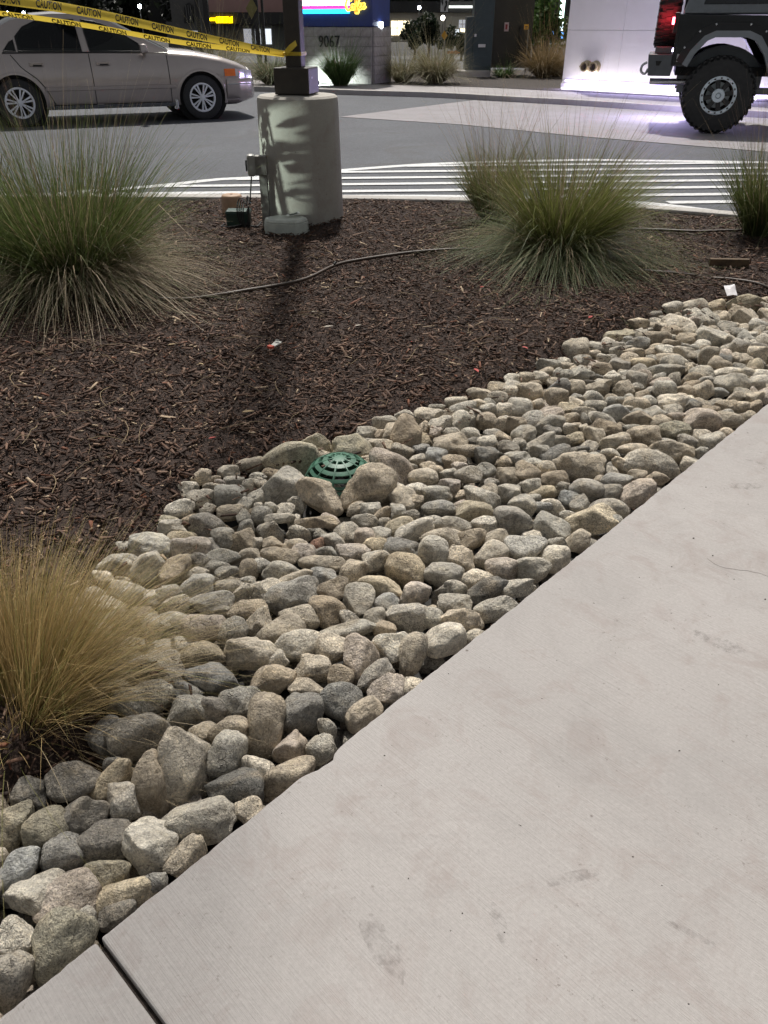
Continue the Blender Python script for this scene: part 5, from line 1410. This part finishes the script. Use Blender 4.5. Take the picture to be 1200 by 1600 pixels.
# rock lights under the body
rl = MB(); rl.box((-.35, .35, .70), (.10, .05, .02)); rl.build('rock_light', emit('rock_light_glow', (.55, .5, 1.0), 6), suv)
def lamp(name, kind, loc, energy, color, parent=None, size=.1, rot=None, spot=None):
    d = bpy.data.lights.new(name, kind); d.energy = energy; d.color = color
    if kind == 'AREA': d.size = size
    else: d.shadow_soft_size = size
    if spot: d.spot_size = spot; d.spot_blend = .4
    o = bpy.data.objects.new(name, d); COL.objects.link(o); o.location = loc
    if rot is not None: o.rotation_euler = rot
    if parent: o.parent = parent
    return o
lamp('rock_light_lamp', 'POINT', (-.50, 1.05, .62), 120, (.62, .55, 1.0), suv, .45)
lamp('tail_lamp', 'POINT', (-.80, -.66, 1.315), 1.8, (1, .03, .05), suv, .03)

# ------------------------------------------------------------------ far side of the lot
def B(px, py, Y):
    z = zat(Y, py); return Vector((xat(Y, z, px), Y, z))
SOIL2 = M_('far_soil', (.03, .022, .018), .95, vary=.4, scale=12, bump=.5, bscale=60)
pl = offset_poly(FK, 1.9)
m = MB(); m.grid([[(p[0], p[1], .054) for p in pl], [(p[0] + 4, p[1] + 7, .054) for p in pl]]); o = m.build('far_planter', SOIL2); tag(o, kind='structure')

# monument sign: split-face block base, blue cabinet, lit panel
MF = Vector((-.257, 20.70, .05)); ma = math.atan2(-.39, .92)
mon = empty('monument_sign', MF, ma); tag(mon, 'monument sign with block base, number 9067 and lit blue cabinet', 'sign')
BLOCK = M_('split_face_block', (.34, .32, .31), .9, vary=.2, scale=14, bump=.8, bscale=60, bdist=.02)
MLEN, MDEP, CH = 2.3, 1.05, .19
m = MB(); m.box((-MLEN / 2, MDEP / 2, .57), (MLEN - .04, MDEP - .04, 1.14)); m.build('core', M_('mortar', (.20, .19, .18), .95), mon)
bmesh_cache = {}
def block(x0, x1, z, face):
    key = (round(x1 - x0, 3), face)
    if key not in bmesh_cache:
        L_ = x1 - x0
        mm = MB()
        if face == 'f': mm.box((0, 0, 0), (L_ - .008, .06, CH - .008))
        else: mm.box((0, 0, 0), (.06, L_ - .008, CH - .008))
        bmesh_cache[key] = mm.mesh('block', BLOCK)
    ob = link('block', bmesh_cache[key], mon)
    ob.location = ((x0 + x1) / 2, .004 + .004 * random.random(), z) if face == 'f' else (-.004 - .004 * random.random(), (x0 + x1) / 2, z)
for c in range(6):
    z = CH * (c + .5)
    offs = 0 if c % 2 else .2
    xs_ = [-MLEN] + [x for x in np.arange(-MLEN + .4 - offs, -.05, .4)] + [-.03]
    for a, b in zip(xs_[:-1], xs_[1:]):
        if b - a > .05: block(a, b, z, 'f')
    ys_ = [.035] + [y for y in np.arange(.4 - offs + .035, MDEP - .05, .4) if y > .1] + [MDEP]
    for a, b in zip(ys_[:-1], ys_[1:]):
        if b - a > .05: block(a, b, z, 's')
BLUE = M_('blue_panel', (.025, .045, .19), .4, vary=.08)
m = MB(); m.box((-MLEN / 2, MDEP / 2, 2.1), (MLEN - .02, MDEP - .02, 1.90)); cab = m.build('cabinet', BLUE, mon, bevel=.01)
zz = lambda py: zat(21.0, py) - .05
for y0_, y1_, c_, st in ((8.5, -30, (1.0, .97, .90), 3.2), (13.5, 9, (.85, .03, .22), 2.2), (21, 14, (.02, .55, .95), 2.4)):
    m = MB(); m.box((-1.36, -.002, (zz(y0_) + zz(y1_)) / 2), (1.56, .05, abs(zz(y1_) - zz(y0_)))); m.build('lit_band', emit('sign_band', c_, st), cab)
# script lettering on the lit panel
YEL = emit('sign_yellow', (1.0, .78, .10), 1.5)
def script(paths, cx, cz, s, r, mat, nm, dy):
    m = MB()
    for p in paths: m.tube(smooth_path([(cx + x * s, dy, cz + z * s) for x, z in p], 5), r, 6)
    return m.build(nm, mat, cab, smooth=60)
LET = [[(-1.0, .55), (-1.3, .95), (-1.7, .6), (-1.85, 0), (-1.6, -.55), (-1.2, -.5), (-.95, -.2)], [(-.75, .1), (-.95, -.1), (-.85, -.42), (-.6, -.4), (-.5, -.05), (-.75, .1), (-.35, .05)],
       [(-.35, .0), (-.05, .75), (-.2, .8), (-.25, 0), (-.3, -.9), (-.12, -.6), (-.05, -.1)], [(-.05, .0), (.25, .75), (.1, .8), (.05, 0), (.0, -.9), (.18, -.6), (.25, -.1)],
       [(.3, -.2), (.6, .05), (.5, .2), (.35, -.1), (.5, -.4), (.8, -.2)], [(.8, -.15), (1.1, .1), (1.0, .25), (.85, -.05), (1.0, -.35), (1.35, -.1)]]
sx_ = -.36; sz_ = zz(9)
script(LET, sx_, sz_, .155, .030, YEL, 'script_outline', -.035)
script(LET, sx_, sz_, .155, .011, emit('sign_red', (.8, .25, .03), 1.2), 'script_letters', -.075)
v_, f_ = text_shape('9067', .34, .012)
m = MB(); m.add([(p[0] * .82, -p[2], p[1]) for p in v_], f_); o = m.build('house_number', TRIM, mon); o.location = (-1.10, -.045, zat(20.9, 66) - .05)
# its ground floodlight
FX = empty('sign_floodlight', (-1.55, 20.35, .055)); tag(FX, 'small ground floodlight at the foot of the monument sign', 'floodlight')
m = MB(); m.box((0, 0, .05), (.10, .05, .08), Matrix.Rotation(R(-25), 4, 'X')); m.build('housing', BLK, FX, bevel=.008)
m = MB(); m.box((0, .032, .065), (.08, .006, .06), Matrix.Rotation(R(-25), 4, 'X')); m.build('lens', emit('flood_lens', (.85, 1, .92), 8), FX)
lamp('floodlight_lamp', 'SPOT', (.0, .10, .10), 120, (.86, 1.0, .92), FX, .04, (R(70), 0, R(-25)), R(120))
# small square lamp on the corner of the cabinet
m = MB(); m.box((.012, .45, zat(21.1, 39) - .05), (.05, .12, .12)); m.build('corner_lamp', emit('corner_lamp_glow', (.8, .9, 1), 10), mon)

# white stucco building
wb = empty('white_building', (3.921, 19.372, .05), math.atan2(-1.879, 1.956)); tag(wb, 'white stucco building with panel joints behind the off-road vehicle', 'building')
STUC = M_('white_stucco', (.82, .80, .785), .85, vary=.03, scale=3, bump=.12, bscale=150)
m = MB()
jx = 1.32; hz = zat(19, 47) - .05
xs_ = [0, jx, 3.9, 6.5, 10]; zs_ = [.10, hz, hz + 1.2, 4.2]
def panel(x0, x1, z0, z1):
    mm = MB(); mm.box(((x0 + x1) / 2, .06, (z0 + z1) / 2), (x1 - x0 - .005, .12, z1 - z0 - .005)); mm.build('wall_panel', STUC, wb, bevel=.003)
for a, b in zip(xs_[:-1], xs_[1:]):
    for c, d in zip(zs_[:-1], zs_[1:]): panel(a, b, c, d)
m.box((5, 4.06, 2.1), (9.99, 7.9, 4.2)); m.build('wall', M_('joint_grey', (.60, .59, .58), .9), wb)
m = MB(); m.box((5, .05, .05), (10.02, .14, .10)); m.build('base_trim', STUC, wb)
m = MB(); m.box((2.3, -.30, .02), (4.2, .05, .04)); m.build('light_strip', emit('strip_glow', (1.0, .95, .95), 1.5), wb)
m = MB(); m.box((2.3, -.03, .16), (4.4, .03, .03)); m.build('accent_strip', emit('accent_glow', (.62, .55, 1.0), 1.5), wb)
la = lamp('accent_strip_lamp', 'AREA', (2.3, -.06, .17), 48, (.58, .50, 1.0), wb, 1.0, (R(-50), 0, 0)); la.data.shape = 'RECTANGLE'; la.data.size, la.data.size_y = 4.4, .04
la = lamp('light_strip_lamp', 'AREA', (2.3, -.30, .05), 11, (1.0, .94, .93), wb, 1.0, (R(125), 0, 0)); la.data.shape = 'RECTANGLE'; la.data.size, la.data.size_y = 4.2, .05
BRASS = M_('brass', (.50, .42, .28), .35, .8, vary=.15)
for i, px_ in enumerate((.585, .80)):
    zf = zat(18.9, 104) - .05
    Mf = Matrix.Translation((px_, 0, zf)) @ Matrix.Rotation(R(90), 4, 'X')
    m = MB(); m.lathe([(.115, -.01), (.115, .015), (.075, .03), (.075, .10), (.092, .10), (.092, .14), (.068, .14), (.062, .05), (0, .05)], 28, Mf); pc = m.build('pipe_connection', BRASS, wb, smooth=40)
    m = MB(); m.lathe([(0, .06), (.060, .06), (.060, .055), (0, .055)], 20, Mf); m.build('plug', M_('plug_dark', (.05, .04, .04), .6), pc)
    m = MB()
    for s_ in (-1, 1): m.box((px_ + s_ * .098, -.12, zf), (.03, .03, .03))
    m.build('lug', BRASS, pc, bevel=.006)

# dark green pylon and the brown screen wall beside it
pyl = empty('green_pylon', (0, 24.0, .05)); tag(pyl, 'dark green metal pylon with lower wing beyond the driveway', 'pylon')
GRN = M_('dark_green_panel', (.022, .042, .044), .55, vary=.12); BRN = M_('dark_brown_panel', (.038, .035, .026), .7, vary=.15, scale=2)
def bx(parent, px0, px1, py0, py1, Y, dep, mat, name, bevel=.006):
    """upright box whose front face fills a measured rectangle at distance Y"""
    a, b = B(px0, py1, Y), B(px1, py0, Y)
    xa, xb = xat(Y, (a.z + b.z) / 2, px0), xat(Y, (a.z + b.z) / 2, px1)
    L0 = parent.location if parent else Vector((0, 0, 0))
    m = MB(); m.box(((xa + xb) / 2 - L0.x, Y + dep / 2 - L0.y, (a.z + b.z) / 2 - L0.z), (xb - xa, dep, b.z - a.z))
    return m.build(name, mat, parent, bevel=bevel)
bx(pyl, 741, 772, -60, 111, 24.0, .6, GRN, 'tall_panel'); bx(pyl, 728, 741, 26, 112, 24.02, .5, GRN, 'low_wing')
bx(pyl, 716, 766, 111, 123, 23.6, .9, KERBC, 'footing')
WHT = M_('sign_plate_white', (.62, .62, .62), .5, vary=.05); YLW = M_('sign_plate_yellow', (.70, .36, .02), .5, vary=.06)
bx(pyl, 747.5, 758.5, 69, 74, 23.97, .028, WHT, 'name_plate', .002); bx(pyl, 741.5, 744.5, 53, 57.5, 23.97, .028, WHT, 'lock', .002)
scr = empty('screen_wall', (0, 24.6, .05)); tag(scr, 'dark brown screen wall between green pylon and white building', 'wall')
bx(scr, 772.4, 834, -60, 106, 24.6, .3, BRN, 'wall_face'); bx(scr, 810, 812, 40, 104, 24.57, .04, SEAM, 'gate_gap', 0)
bx(scr, 788, 795, 35, 49, 24.57, .028, M_('sign_plate_pink', (.55, .42, .42), .5), 'warning_sign', .002); bx(scr, 790, 793, 38, 46, 24.555, .014, M_('sign_ink_red', (.25, .03, .03), .5), 'sign_print', 0)
bx(scr, 811.5, 815.5, 46, 55, 24.55, .05, M_('lock_black', (.01, .01, .01), .4), 'gate_lock', .004)
ys = empty('yellow_sign', (0, 24.2, .05)); tag(ys, 'small yellow sign on a thin post before the brown screen wall', 'sign')
bx(ys, 819, 826, 38, 46, 24.2, .02, YLW, 'plate', .002); bx(ys, 822.5, 824, 46, 112, 24.22, .03, GREYM, 'post', 0)
bx(ys, 820.5, 824.5, 41, 42.3, 24.19, .008, TRIM, 'print_line', 0); bx(ys, 820.5, 824, 43.3, 44.3, 24.19, .008, TRIM, 'print_line', 0)

# tufts beyond the driveway
GS = 1.0
FG = 'ornamental grass tufts beyond the driveway'
def far_tuft(px_, py_, lab, n, ln, sp, cols, seed, w=.011, crown=.15, loc=None):
    p = loc if loc is not None else at(px_, py_, .06)
    tuft('grass_tuft', lab, p, [dict(n=n, base_r=.16, length=ln, spread=sp, droop=(.3, .9), width=w, color=cols, seed=seed), dict(n=max(20, n // 16), base_r=.12, length=(ln[1], ln[1] * 1.6), spread=(.05, .7), droop=(0, .3), width=w * .6, color=cols, seed=seed + 1)], FG, crown)
gp = two_tone((.05, .07, .03), (.20, .24, .13), (.2, .17, .10), (.38, .34, .24), .45)
gg = two_tone((.035, .065, .015), (.12, .20, .06), ST0, ST1, .05)
gs_ = two_tone((.16, .13, .07), (.36, .32, .20), (.10, .11, .05), (.22, .22, .12), .35)
gw = two_tone((.13, .09, .04), (.32, .23, .12), (.10, .08, .03), (.22, .16, .08), .3)
far_tuft(425, 131, 'pale green tuft between the sedan bonnet and light pole', 1100, (.55, 1.05), (.05, 1.0), gp, 60)
far_tuft(532, 133, 'rounded green grass tuft covering part of the number 9067', 1500, (.6, 1.0), (.03, .62), gg, 62)
far_tuft(680, 130, 'broad pale straw tuft left of the green pylon', 1700, (.7, 1.2), (.05, 1.0), gs_, 64)
far_tuft(628, 128, 'shaded thin straw tuft right of the monument sign', 600, (.6, 1.1), (.05, .9), gs_, 66)
far_tuft(848, 121, 'golden straw tuft beside the white building corner', 1500, (.75, 1.25), (.05, .95), gw, 68)
far_tuft(872, 119, 'golden straw tuft half hidden by the white building corner', 800, (.7, 1.2), (.05, .9), gw, 70)
far_tuft(787, 121, 'small spiky green plant in front of the brown screen wall', 260, (.3, .5), (.1, .9), gg, 72, .02, .08)
far_tuft(345, 128, 'dim straw tuft seen over the sedan bonnet', 900, (.8, 1.4), (.05, .9), gs_, 74)

# distant buildings
DGREY = M_('dusk_wall', (.10, .098, .095), .9, vary=.1); PINK = M_('pink_fascia', (.36, .22, .20), .85, vary=.08, scale=1); DARKB = M_('dark_band', (.02, .02, .021), .7); BEIGE = M_('beige_wall', (.42, .39, .33), .9, vary=.06, scale=.5)
LITW = emit('lit_window', (1.0, .86, .58), 1.5); LITC = emit('lit_window_cool', (.85, .92, 1.0), .75); LITD = emit('lit_window_dim', (.8, .82, .9), .22)
Y = 60.0
sf = empty('far_storefront', (-10, Y, -.1)); tag(sf, 'distant dark storefront with pink fascia and yellow neon sign', 'building')
bx(sf, 262, 470, 34, 84, Y, 6, DGREY, 'wall', 0); bx(sf, 262, 322, -80, 34, Y + .1, 6, DGREY, 'tower', 0)
bx(sf, 322, 470, -80, 19, Y - .4, 6, PINK, 'fascia', 0); bx(sf, 322, 470, 19.2, 37.5, Y - .8, 1.2, DARKB, 'canopy', 0)
for x0_, x1_, m_ in ((381, 393, LITD), (399, 407, LITC), (414, 424, LITC), (296, 309, LITD)): bx(sf, x0_, x1_, 45 if x0_ > 300 else 48, 69 if x0_ > 300 else 56, Y - .06, .1, m_, 'lit_window', 0)
arch = [(288, 36), (288, 12), (290, 7), (295, 4), (300, 7), (302, 12), (302, 36)]
m = MB(); pa = [B(x, y, Y - .03) for x, y in arch]; m.prism([(p.x + 10, p.z + .1) for p in pa], lambda x, z: (x, -.06, z), lambda x, z: (x, .2, z)); aw = m.build('arched_window', DARKB, sf)
for x_ in (291.5, 295, 298.5): bx(sf, x_ - .4, x_ + .4, 8, 35, Y - .12, .05, M_('mullion', (.16, .16, .16), .7), 'mullion', 0)
neon = emit('neon_yellow', (1.0, .66, .0), 4.0)
rn = random.Random(3)
for row, (ya, yb) in enumerate(((25.5, 30.2), (31.2, 35.8))):
    x_ = 337.5
    while x_ < 362.5:
        w_ = rn.uniform(1.5, 2.6)
        bx(sf, x_, min(x_ + w_, 363), ya + (rn.uniform(0, 1.6) if row == 0 else 0), yb, Y - .95, .1, neon, 'sign_letter', 0)
        x_ += w_ + (.35 if row == 0 else .8)
for x_ in (327.5, 331, 334.2): bx(sf, x_, x_ + 2.6, 28, 32.5, Y - .95, .1, neon, 'sign_icon', 0)
# posts and a sign seen from behind
def post(px_, Y_, top, w, lab, diamond=None, name='sign_post'):
    b = B(px_, 90, Y_); r_ = empty(name, (b.x, Y_, -.08)); tag(r_, lab, 'post')
    bx(r_, px_ - w / 2, px_ + w / 2, top, 100, Y_, .12, TRIM, 'post', 0)
    if diamond:
        pa = [B(x, y, Y_ - .03) for x, y in diamond]
        m = MB(); m.prism([(p.x - b.x, p.z + .08) for p in pa], lambda x, z: (x, -.03, z), lambda x, z: (x, -.01, z)); m.build('plate', M_('sign_back', (.20, .18, .06), .6), r_)
post(400, 30, -60, 7, 'dark post carrying a diamond sign in front of the storefront', [(384, 13), (393, -4), (402, 13), (393, 30)])
post(410, 31, -60, 3.5, 'thin dark post right of the diamond sign')
post(322, 33, -60, 8, 'dark trunk-like post left of the neon sign'); post(309, 34, -60, 6, 'dark post by the arched window')
# beige building with lit windows
Y = 90.0
bb = empty('far_house', (5, Y, -.1)); tag(bb, 'distant low beige building with warm lit windows behind the straw tufts', 'building')
bx(bb, 604, 740, 20, 64, Y, 8, BEIGE, 'wall', 0); bx(bb, 600, 742, 2, 19.6, Y - .5, 9, DARKB, 'roof', 0)
for x0_, x1_, y0_, y1_, m_ in ((611, 640, 32.5, 55, LITW), (646, 654, 32.5, 47, LITD), (717, 728, 31, 44, LITD), (719, 728, 44.5, 63, LITW), (711, 717, 46, 63, LITC)):
    w_ = bx(bb, x0_, x1_, y0_, y1_, Y - .05, .1, m_, 'lit_window', 0)
    n_ = 3 if x1_ - x0_ > 20 else 2
    for i in range(1, n_):
        xx_ = x0_ + (x1_ - x0_) * i / n_
        bx(bb, xx_ - .35, xx_ + .35, y0_, y1_, Y - .1, .04, BEIGE, 'mullion', 0)
    bx(bb, x0_, x1_, (y0_ + y1_) / 2 - .4, (y0_ + y1_) / 2 + .4, Y - .12, .04, BEIGE, 'mullion', 0)
bx(bb, 702, 742, 8.5, 12.5, Y - 1.2, 1, emit('lit_canopy', (.9, .95, .9), .8), 'lit_canopy', 0)
def street_lamp(px_, py_, Y_, lab, s=.16, e=30, col=(.75, .87, 1.0)):
    h_ = B(px_, py_, Y_); r_ = empty('street_lamp', (h_.x, Y_, -.1)); tag(r_, lab, 'lamp', 'distant lit lamps')
    m = MB(); m.tube([(0, 0, 0), (0, 0, h_.z + .06)], .05, 8); m.build('pole', GREYM, r_)
    m = MB(); m.lathe([(0, h_.z + .1 + s), (s * .7, h_.z + .1 + s * .7), (s, h_.z + .1), (s * .7, h_.z + .1 - s * .7), (0, h_.z + .1 - s)], 14); m.build('globe', emit('lamp_glow', col, e), r_, smooth=60)
street_lamp(218, 10, 80, 'bright distant lamp right above the sedan roof', .17); street_lamp(275, 23, 80, 'distant lamp on a pale pole between sedan and storefront', .13)
street_lamp(12, 20, 80, 'distant lamp at the far left above the sedan boot', .12); street_lamp(37, 20, 78, 'second distant lamp from the left above the sedan', .12)
street_lamp(655, 12, 84, 'bright distant lamp over the beige building roof', .15); street_lamp(692, 28, 84, 'warm wall-height lamp beside the clipped tree', .2, 14, (1, .95, .82)); street_lamp(691, 11, 95, 'small distant lamp under the lit canopy', .14)
# lane sign and diamond marker
ls = empty('lane_sign', (B(693, 60, 32).x, 32, -.08)); tag(ls, 'white road sign with black curved arrows left of the green pylon', 'sign')
bx(ls, 689, 700.5, -22, 18.5, 32, .03, WHT, 'plate', 0); bx(ls, 694, 695.4, 18.5, 96, 32.04, .05, GREYM, 'post', 0)
def arrow(pts, tip):
    m = MB(); w = [B(x, y, 31.97) - ls.location for x, y in pts]
    m.tube(smooth_path(w, 6), .035, 6)
    q = [B(x, y, 31.97) - ls.location for x, y in tip]; m.prism([(p.x, p.z) for p in q], lambda x, z: (x, -.06, z), lambda x, z: (x, -.02, z)); m.build('arrow', TRIM, ls, smooth=50)
arrow([(695.3, 17), (695.6, 12), (697.6, 8), (697.4, 3)], [(695.2, 4), (697.4, -1.5), (699.6, 4)])
arrow([(692.6, -8), (692, -3), (690.8, 1), (691.2, 4)], [(690, 4), (691.4, 9), (692.8, 4)])
dm = empty('diamond_marker', (B(694.5, 90, 28).x, 28, -.08)); tag(dm, 'yellow diamond marker sign above the pale straw tuft', 'sign')
pa = [B(x, y, 28) - dm.location for x, y in ((689.5, 55.5), (694.5, 47.5), (699.5, 55.5), (694.5, 63))]
m = MB(); m.prism([(p.x, p.z) for p in pa], lambda x, z: (x, -.01, z), lambda x, z: (x, .01, z)); m.build('plate', YLW, dm); bx(dm, 694, 695.2, 62, 110, 28.02, .04, GREYM, 'post', 0)
oa = empty('arrow_sign', (B(708, 95, 24.6).x, 24.6, .05)); tag(oa, 'low orange arrow sign behind the pale straw tuft', 'sign')
pa = [B(x, y, 24.6) - oa.location for x, y in ((699, 80), (711, 80), (711, 78.5), (719, 82), (711, 85.5), (711, 84), (699, 84))]
m = MB(); m.prism([(p.x, p.z) for p in pa], lambda x, z: (x, -.01, z), lambda x, z: (x, .01, z)); m.build('plate', M_('orange_plate', (.62, .22, .04), .5), oa); bx(oa, 707, 708.3, 84, 116, 24.62, .03, GREYM, 'post', 0)

# bushes and trees
def leaf_cloud(n, rad, seed, size, c, lumps=9):
    r = np.random.default_rng(seed)
    cen = r.normal(0, .42, (lumps, 3)) * np.array(rad); lr = r.uniform(.35, .6, lumps)
    pick = r.integers(0, lumps, n)
    d = r.normal(size=(n, 3)); d /= np.linalg.norm(d, axis=1, keepdims=True)
    P = cen[pick] + d * (np.array(rad) * (lr[pick] * r.uniform(.55, 1.05, n))[:, None])
    a = r.normal(size=(n, 3)); a /= np.linalg.norm(a, axis=1, keepdims=True)
    b = np.cross(a, r.normal(size=(n, 3))); b /= np.linalg.norm(b, axis=1, keepdims=True)
    s = size * r.uniform(.6, 1.4, (n, 1))
    V = np.stack([P - a * s, P + b * s * .45, P + a * s, P - b * s * .45], 1).reshape(-1, 3)
    F_ = np.arange(n * 4).reshape(n, 4)
    C = np.repeat(np.array(c)[None] * r.uniform(.55, 1.4, (n, 1)), 4, 0)
    return V, F_, C
def bush(name, lab, px_, Y_, top, rad, n, size, c, seed, trunk=None, cat='bush', twr=.06):
    t_ = B(px_, top, Y_); r_ = empty(name, (t_.x, Y_, -.08)); tag(r_, lab, cat)
    zc = t_.z + .08 - rad[2] * .95
    V, F_, C = leaf_cloud(n, rad, seed, size, c)
    o = link('crown', big_mesh('crown', V + np.array([0, 0, zc]), F_, C, BLADE), r_); tag(o, kind='stuff')
    m = MB(); m.tube([(0, 0, 0), (.03, 0, zc * .5), (-.02, .02, zc)], [twr, twr * .8, twr * .5], 8)
    for i in range(4): m.tube([(-.01, .01, zc * .7), (rad[0] * .5 * math.cos(i * 1.7), rad[1] * .5 * math.sin(i * 1.7), zc + rad[2] * .3)], [twr * .5, twr * .15], 6)
    m.build('trunk', M_('bark', (.06, .05, .04), .9, vary=.3, scale=20), r_)
DK = (.016, .028, .014)
bush('clipped_tree', 'dark clipped round tree in front of the beige building', 671, 40, 17, (.72, .72, .80), 2600, .10, DK, 1, cat='tree')
bush('shrub', 'low dark shrub left of the clipped tree', 648, 39, 48, (.45, .45, .40), 1000, .08, DK, 2)
bush('shrub', 'low dark shrub behind the yellow diamond sign', 706, 39, 46, (.48, .45, .40), 1000, .08, DK, 3)
bush('shrub', 'dark shrub at the foot of the lit window by the green pylon', 722, 38, 54, (.35, .4, .35), 700, .07, DK, 4)
bush('street_tree', 'slim street tree with lit green leaves beside the white building', 862, 34, -30, (.75, .7, 1.1), 1500, .10, (.06, .11, .025), 5, cat='tree', twr=.12)
bush('palm_shrub', 'dark spiky shrub beside the brown screen wall', 842, 36, -10, (.55, .5, .9), 900, .14, DK, 6)
# coloured shop lights in the gap before the white building
cs = empty('far_shop', (14, 70, -.1)); tag(cs, 'distant shop with red, white and blue lights in the gap by the white building', 'shop')
bx(cs, 834, 900, -30, 64, 70, 5, DARKB, 'wall', 0)
for x0_, x1_, y0_, y1_, c_, e_ in ((833.5, 839.5, 33, 38.5, (.8, .95, 1), 3), (833, 834.5, 40, 60, (.3, .6, .7), 1), (841, 844.5, 34, 55, (.9, .2, .25), 1.6), (845, 849, 36, 52, (.6, .5, .5), .5), (853, 857, 48, 55, (.05, .2, .8), 1.8), (856, 858, 36, 47, (.8, .9, 1), 1.5), (860, 865, 46, 56, (.15, .4, .95), 1.6), (864, 869, 29, 34, (.9, .02, .08), 2.4), (876, 883, -20, 30, (.75, 1, .9), 2.2), (876, 881, 32, 48, (.8, .95, 1), 2.6), (877, 880, 50, 60, (.1, .35, .9), 1.5), (834, 840, 46, 48, (.5, .8, .9), 1.2)):
    bx(cs, x0_, x1_, y0_, y1_, 69.9, .1, emit('shop_light', c_, e_), 'lit_panel', 0)
# added near-black leafy backdrop: hides the sky, stands in for unlit night
V, F_, C = [], [], []
rt = np.random.default_rng(77); b = 0
for i in range(46):
    x = -112 + i * 5 + rt.uniform(-1.5, 1.5); y = 118 + rt.uniform(-4, 6)
    h = rt.uniform(5, 9)
    v1, f1, c1 = leaf_cloud(700, (3.6, 3.0, h * .5), 300 + i, .55, (.010, .014, .009), 12)
    V.append(v1 + np.array([x, y, h * .5 - .3])); F_.append(f1 + b); C.append(c1); b += len(v1)
o = link('night_backdrop_foliage', big_mesh('night_backdrop_foliage', np.vstack(V), np.vstack(F_), np.vstack(C), BLADE)); tag(o, 'added near-black leafy backdrop standing in for the unlit night distance', 'backdrop', kind='stuff')
m = MB(); m.box((0, 128, 3), (260, 1, 8)); o = m.build('night_backdrop_wall', DARKB); tag(o, 'added dark wall closing the leafy backdrop against the sky', 'wall')  # added dark sheet that keeps the distance black behind the foliage
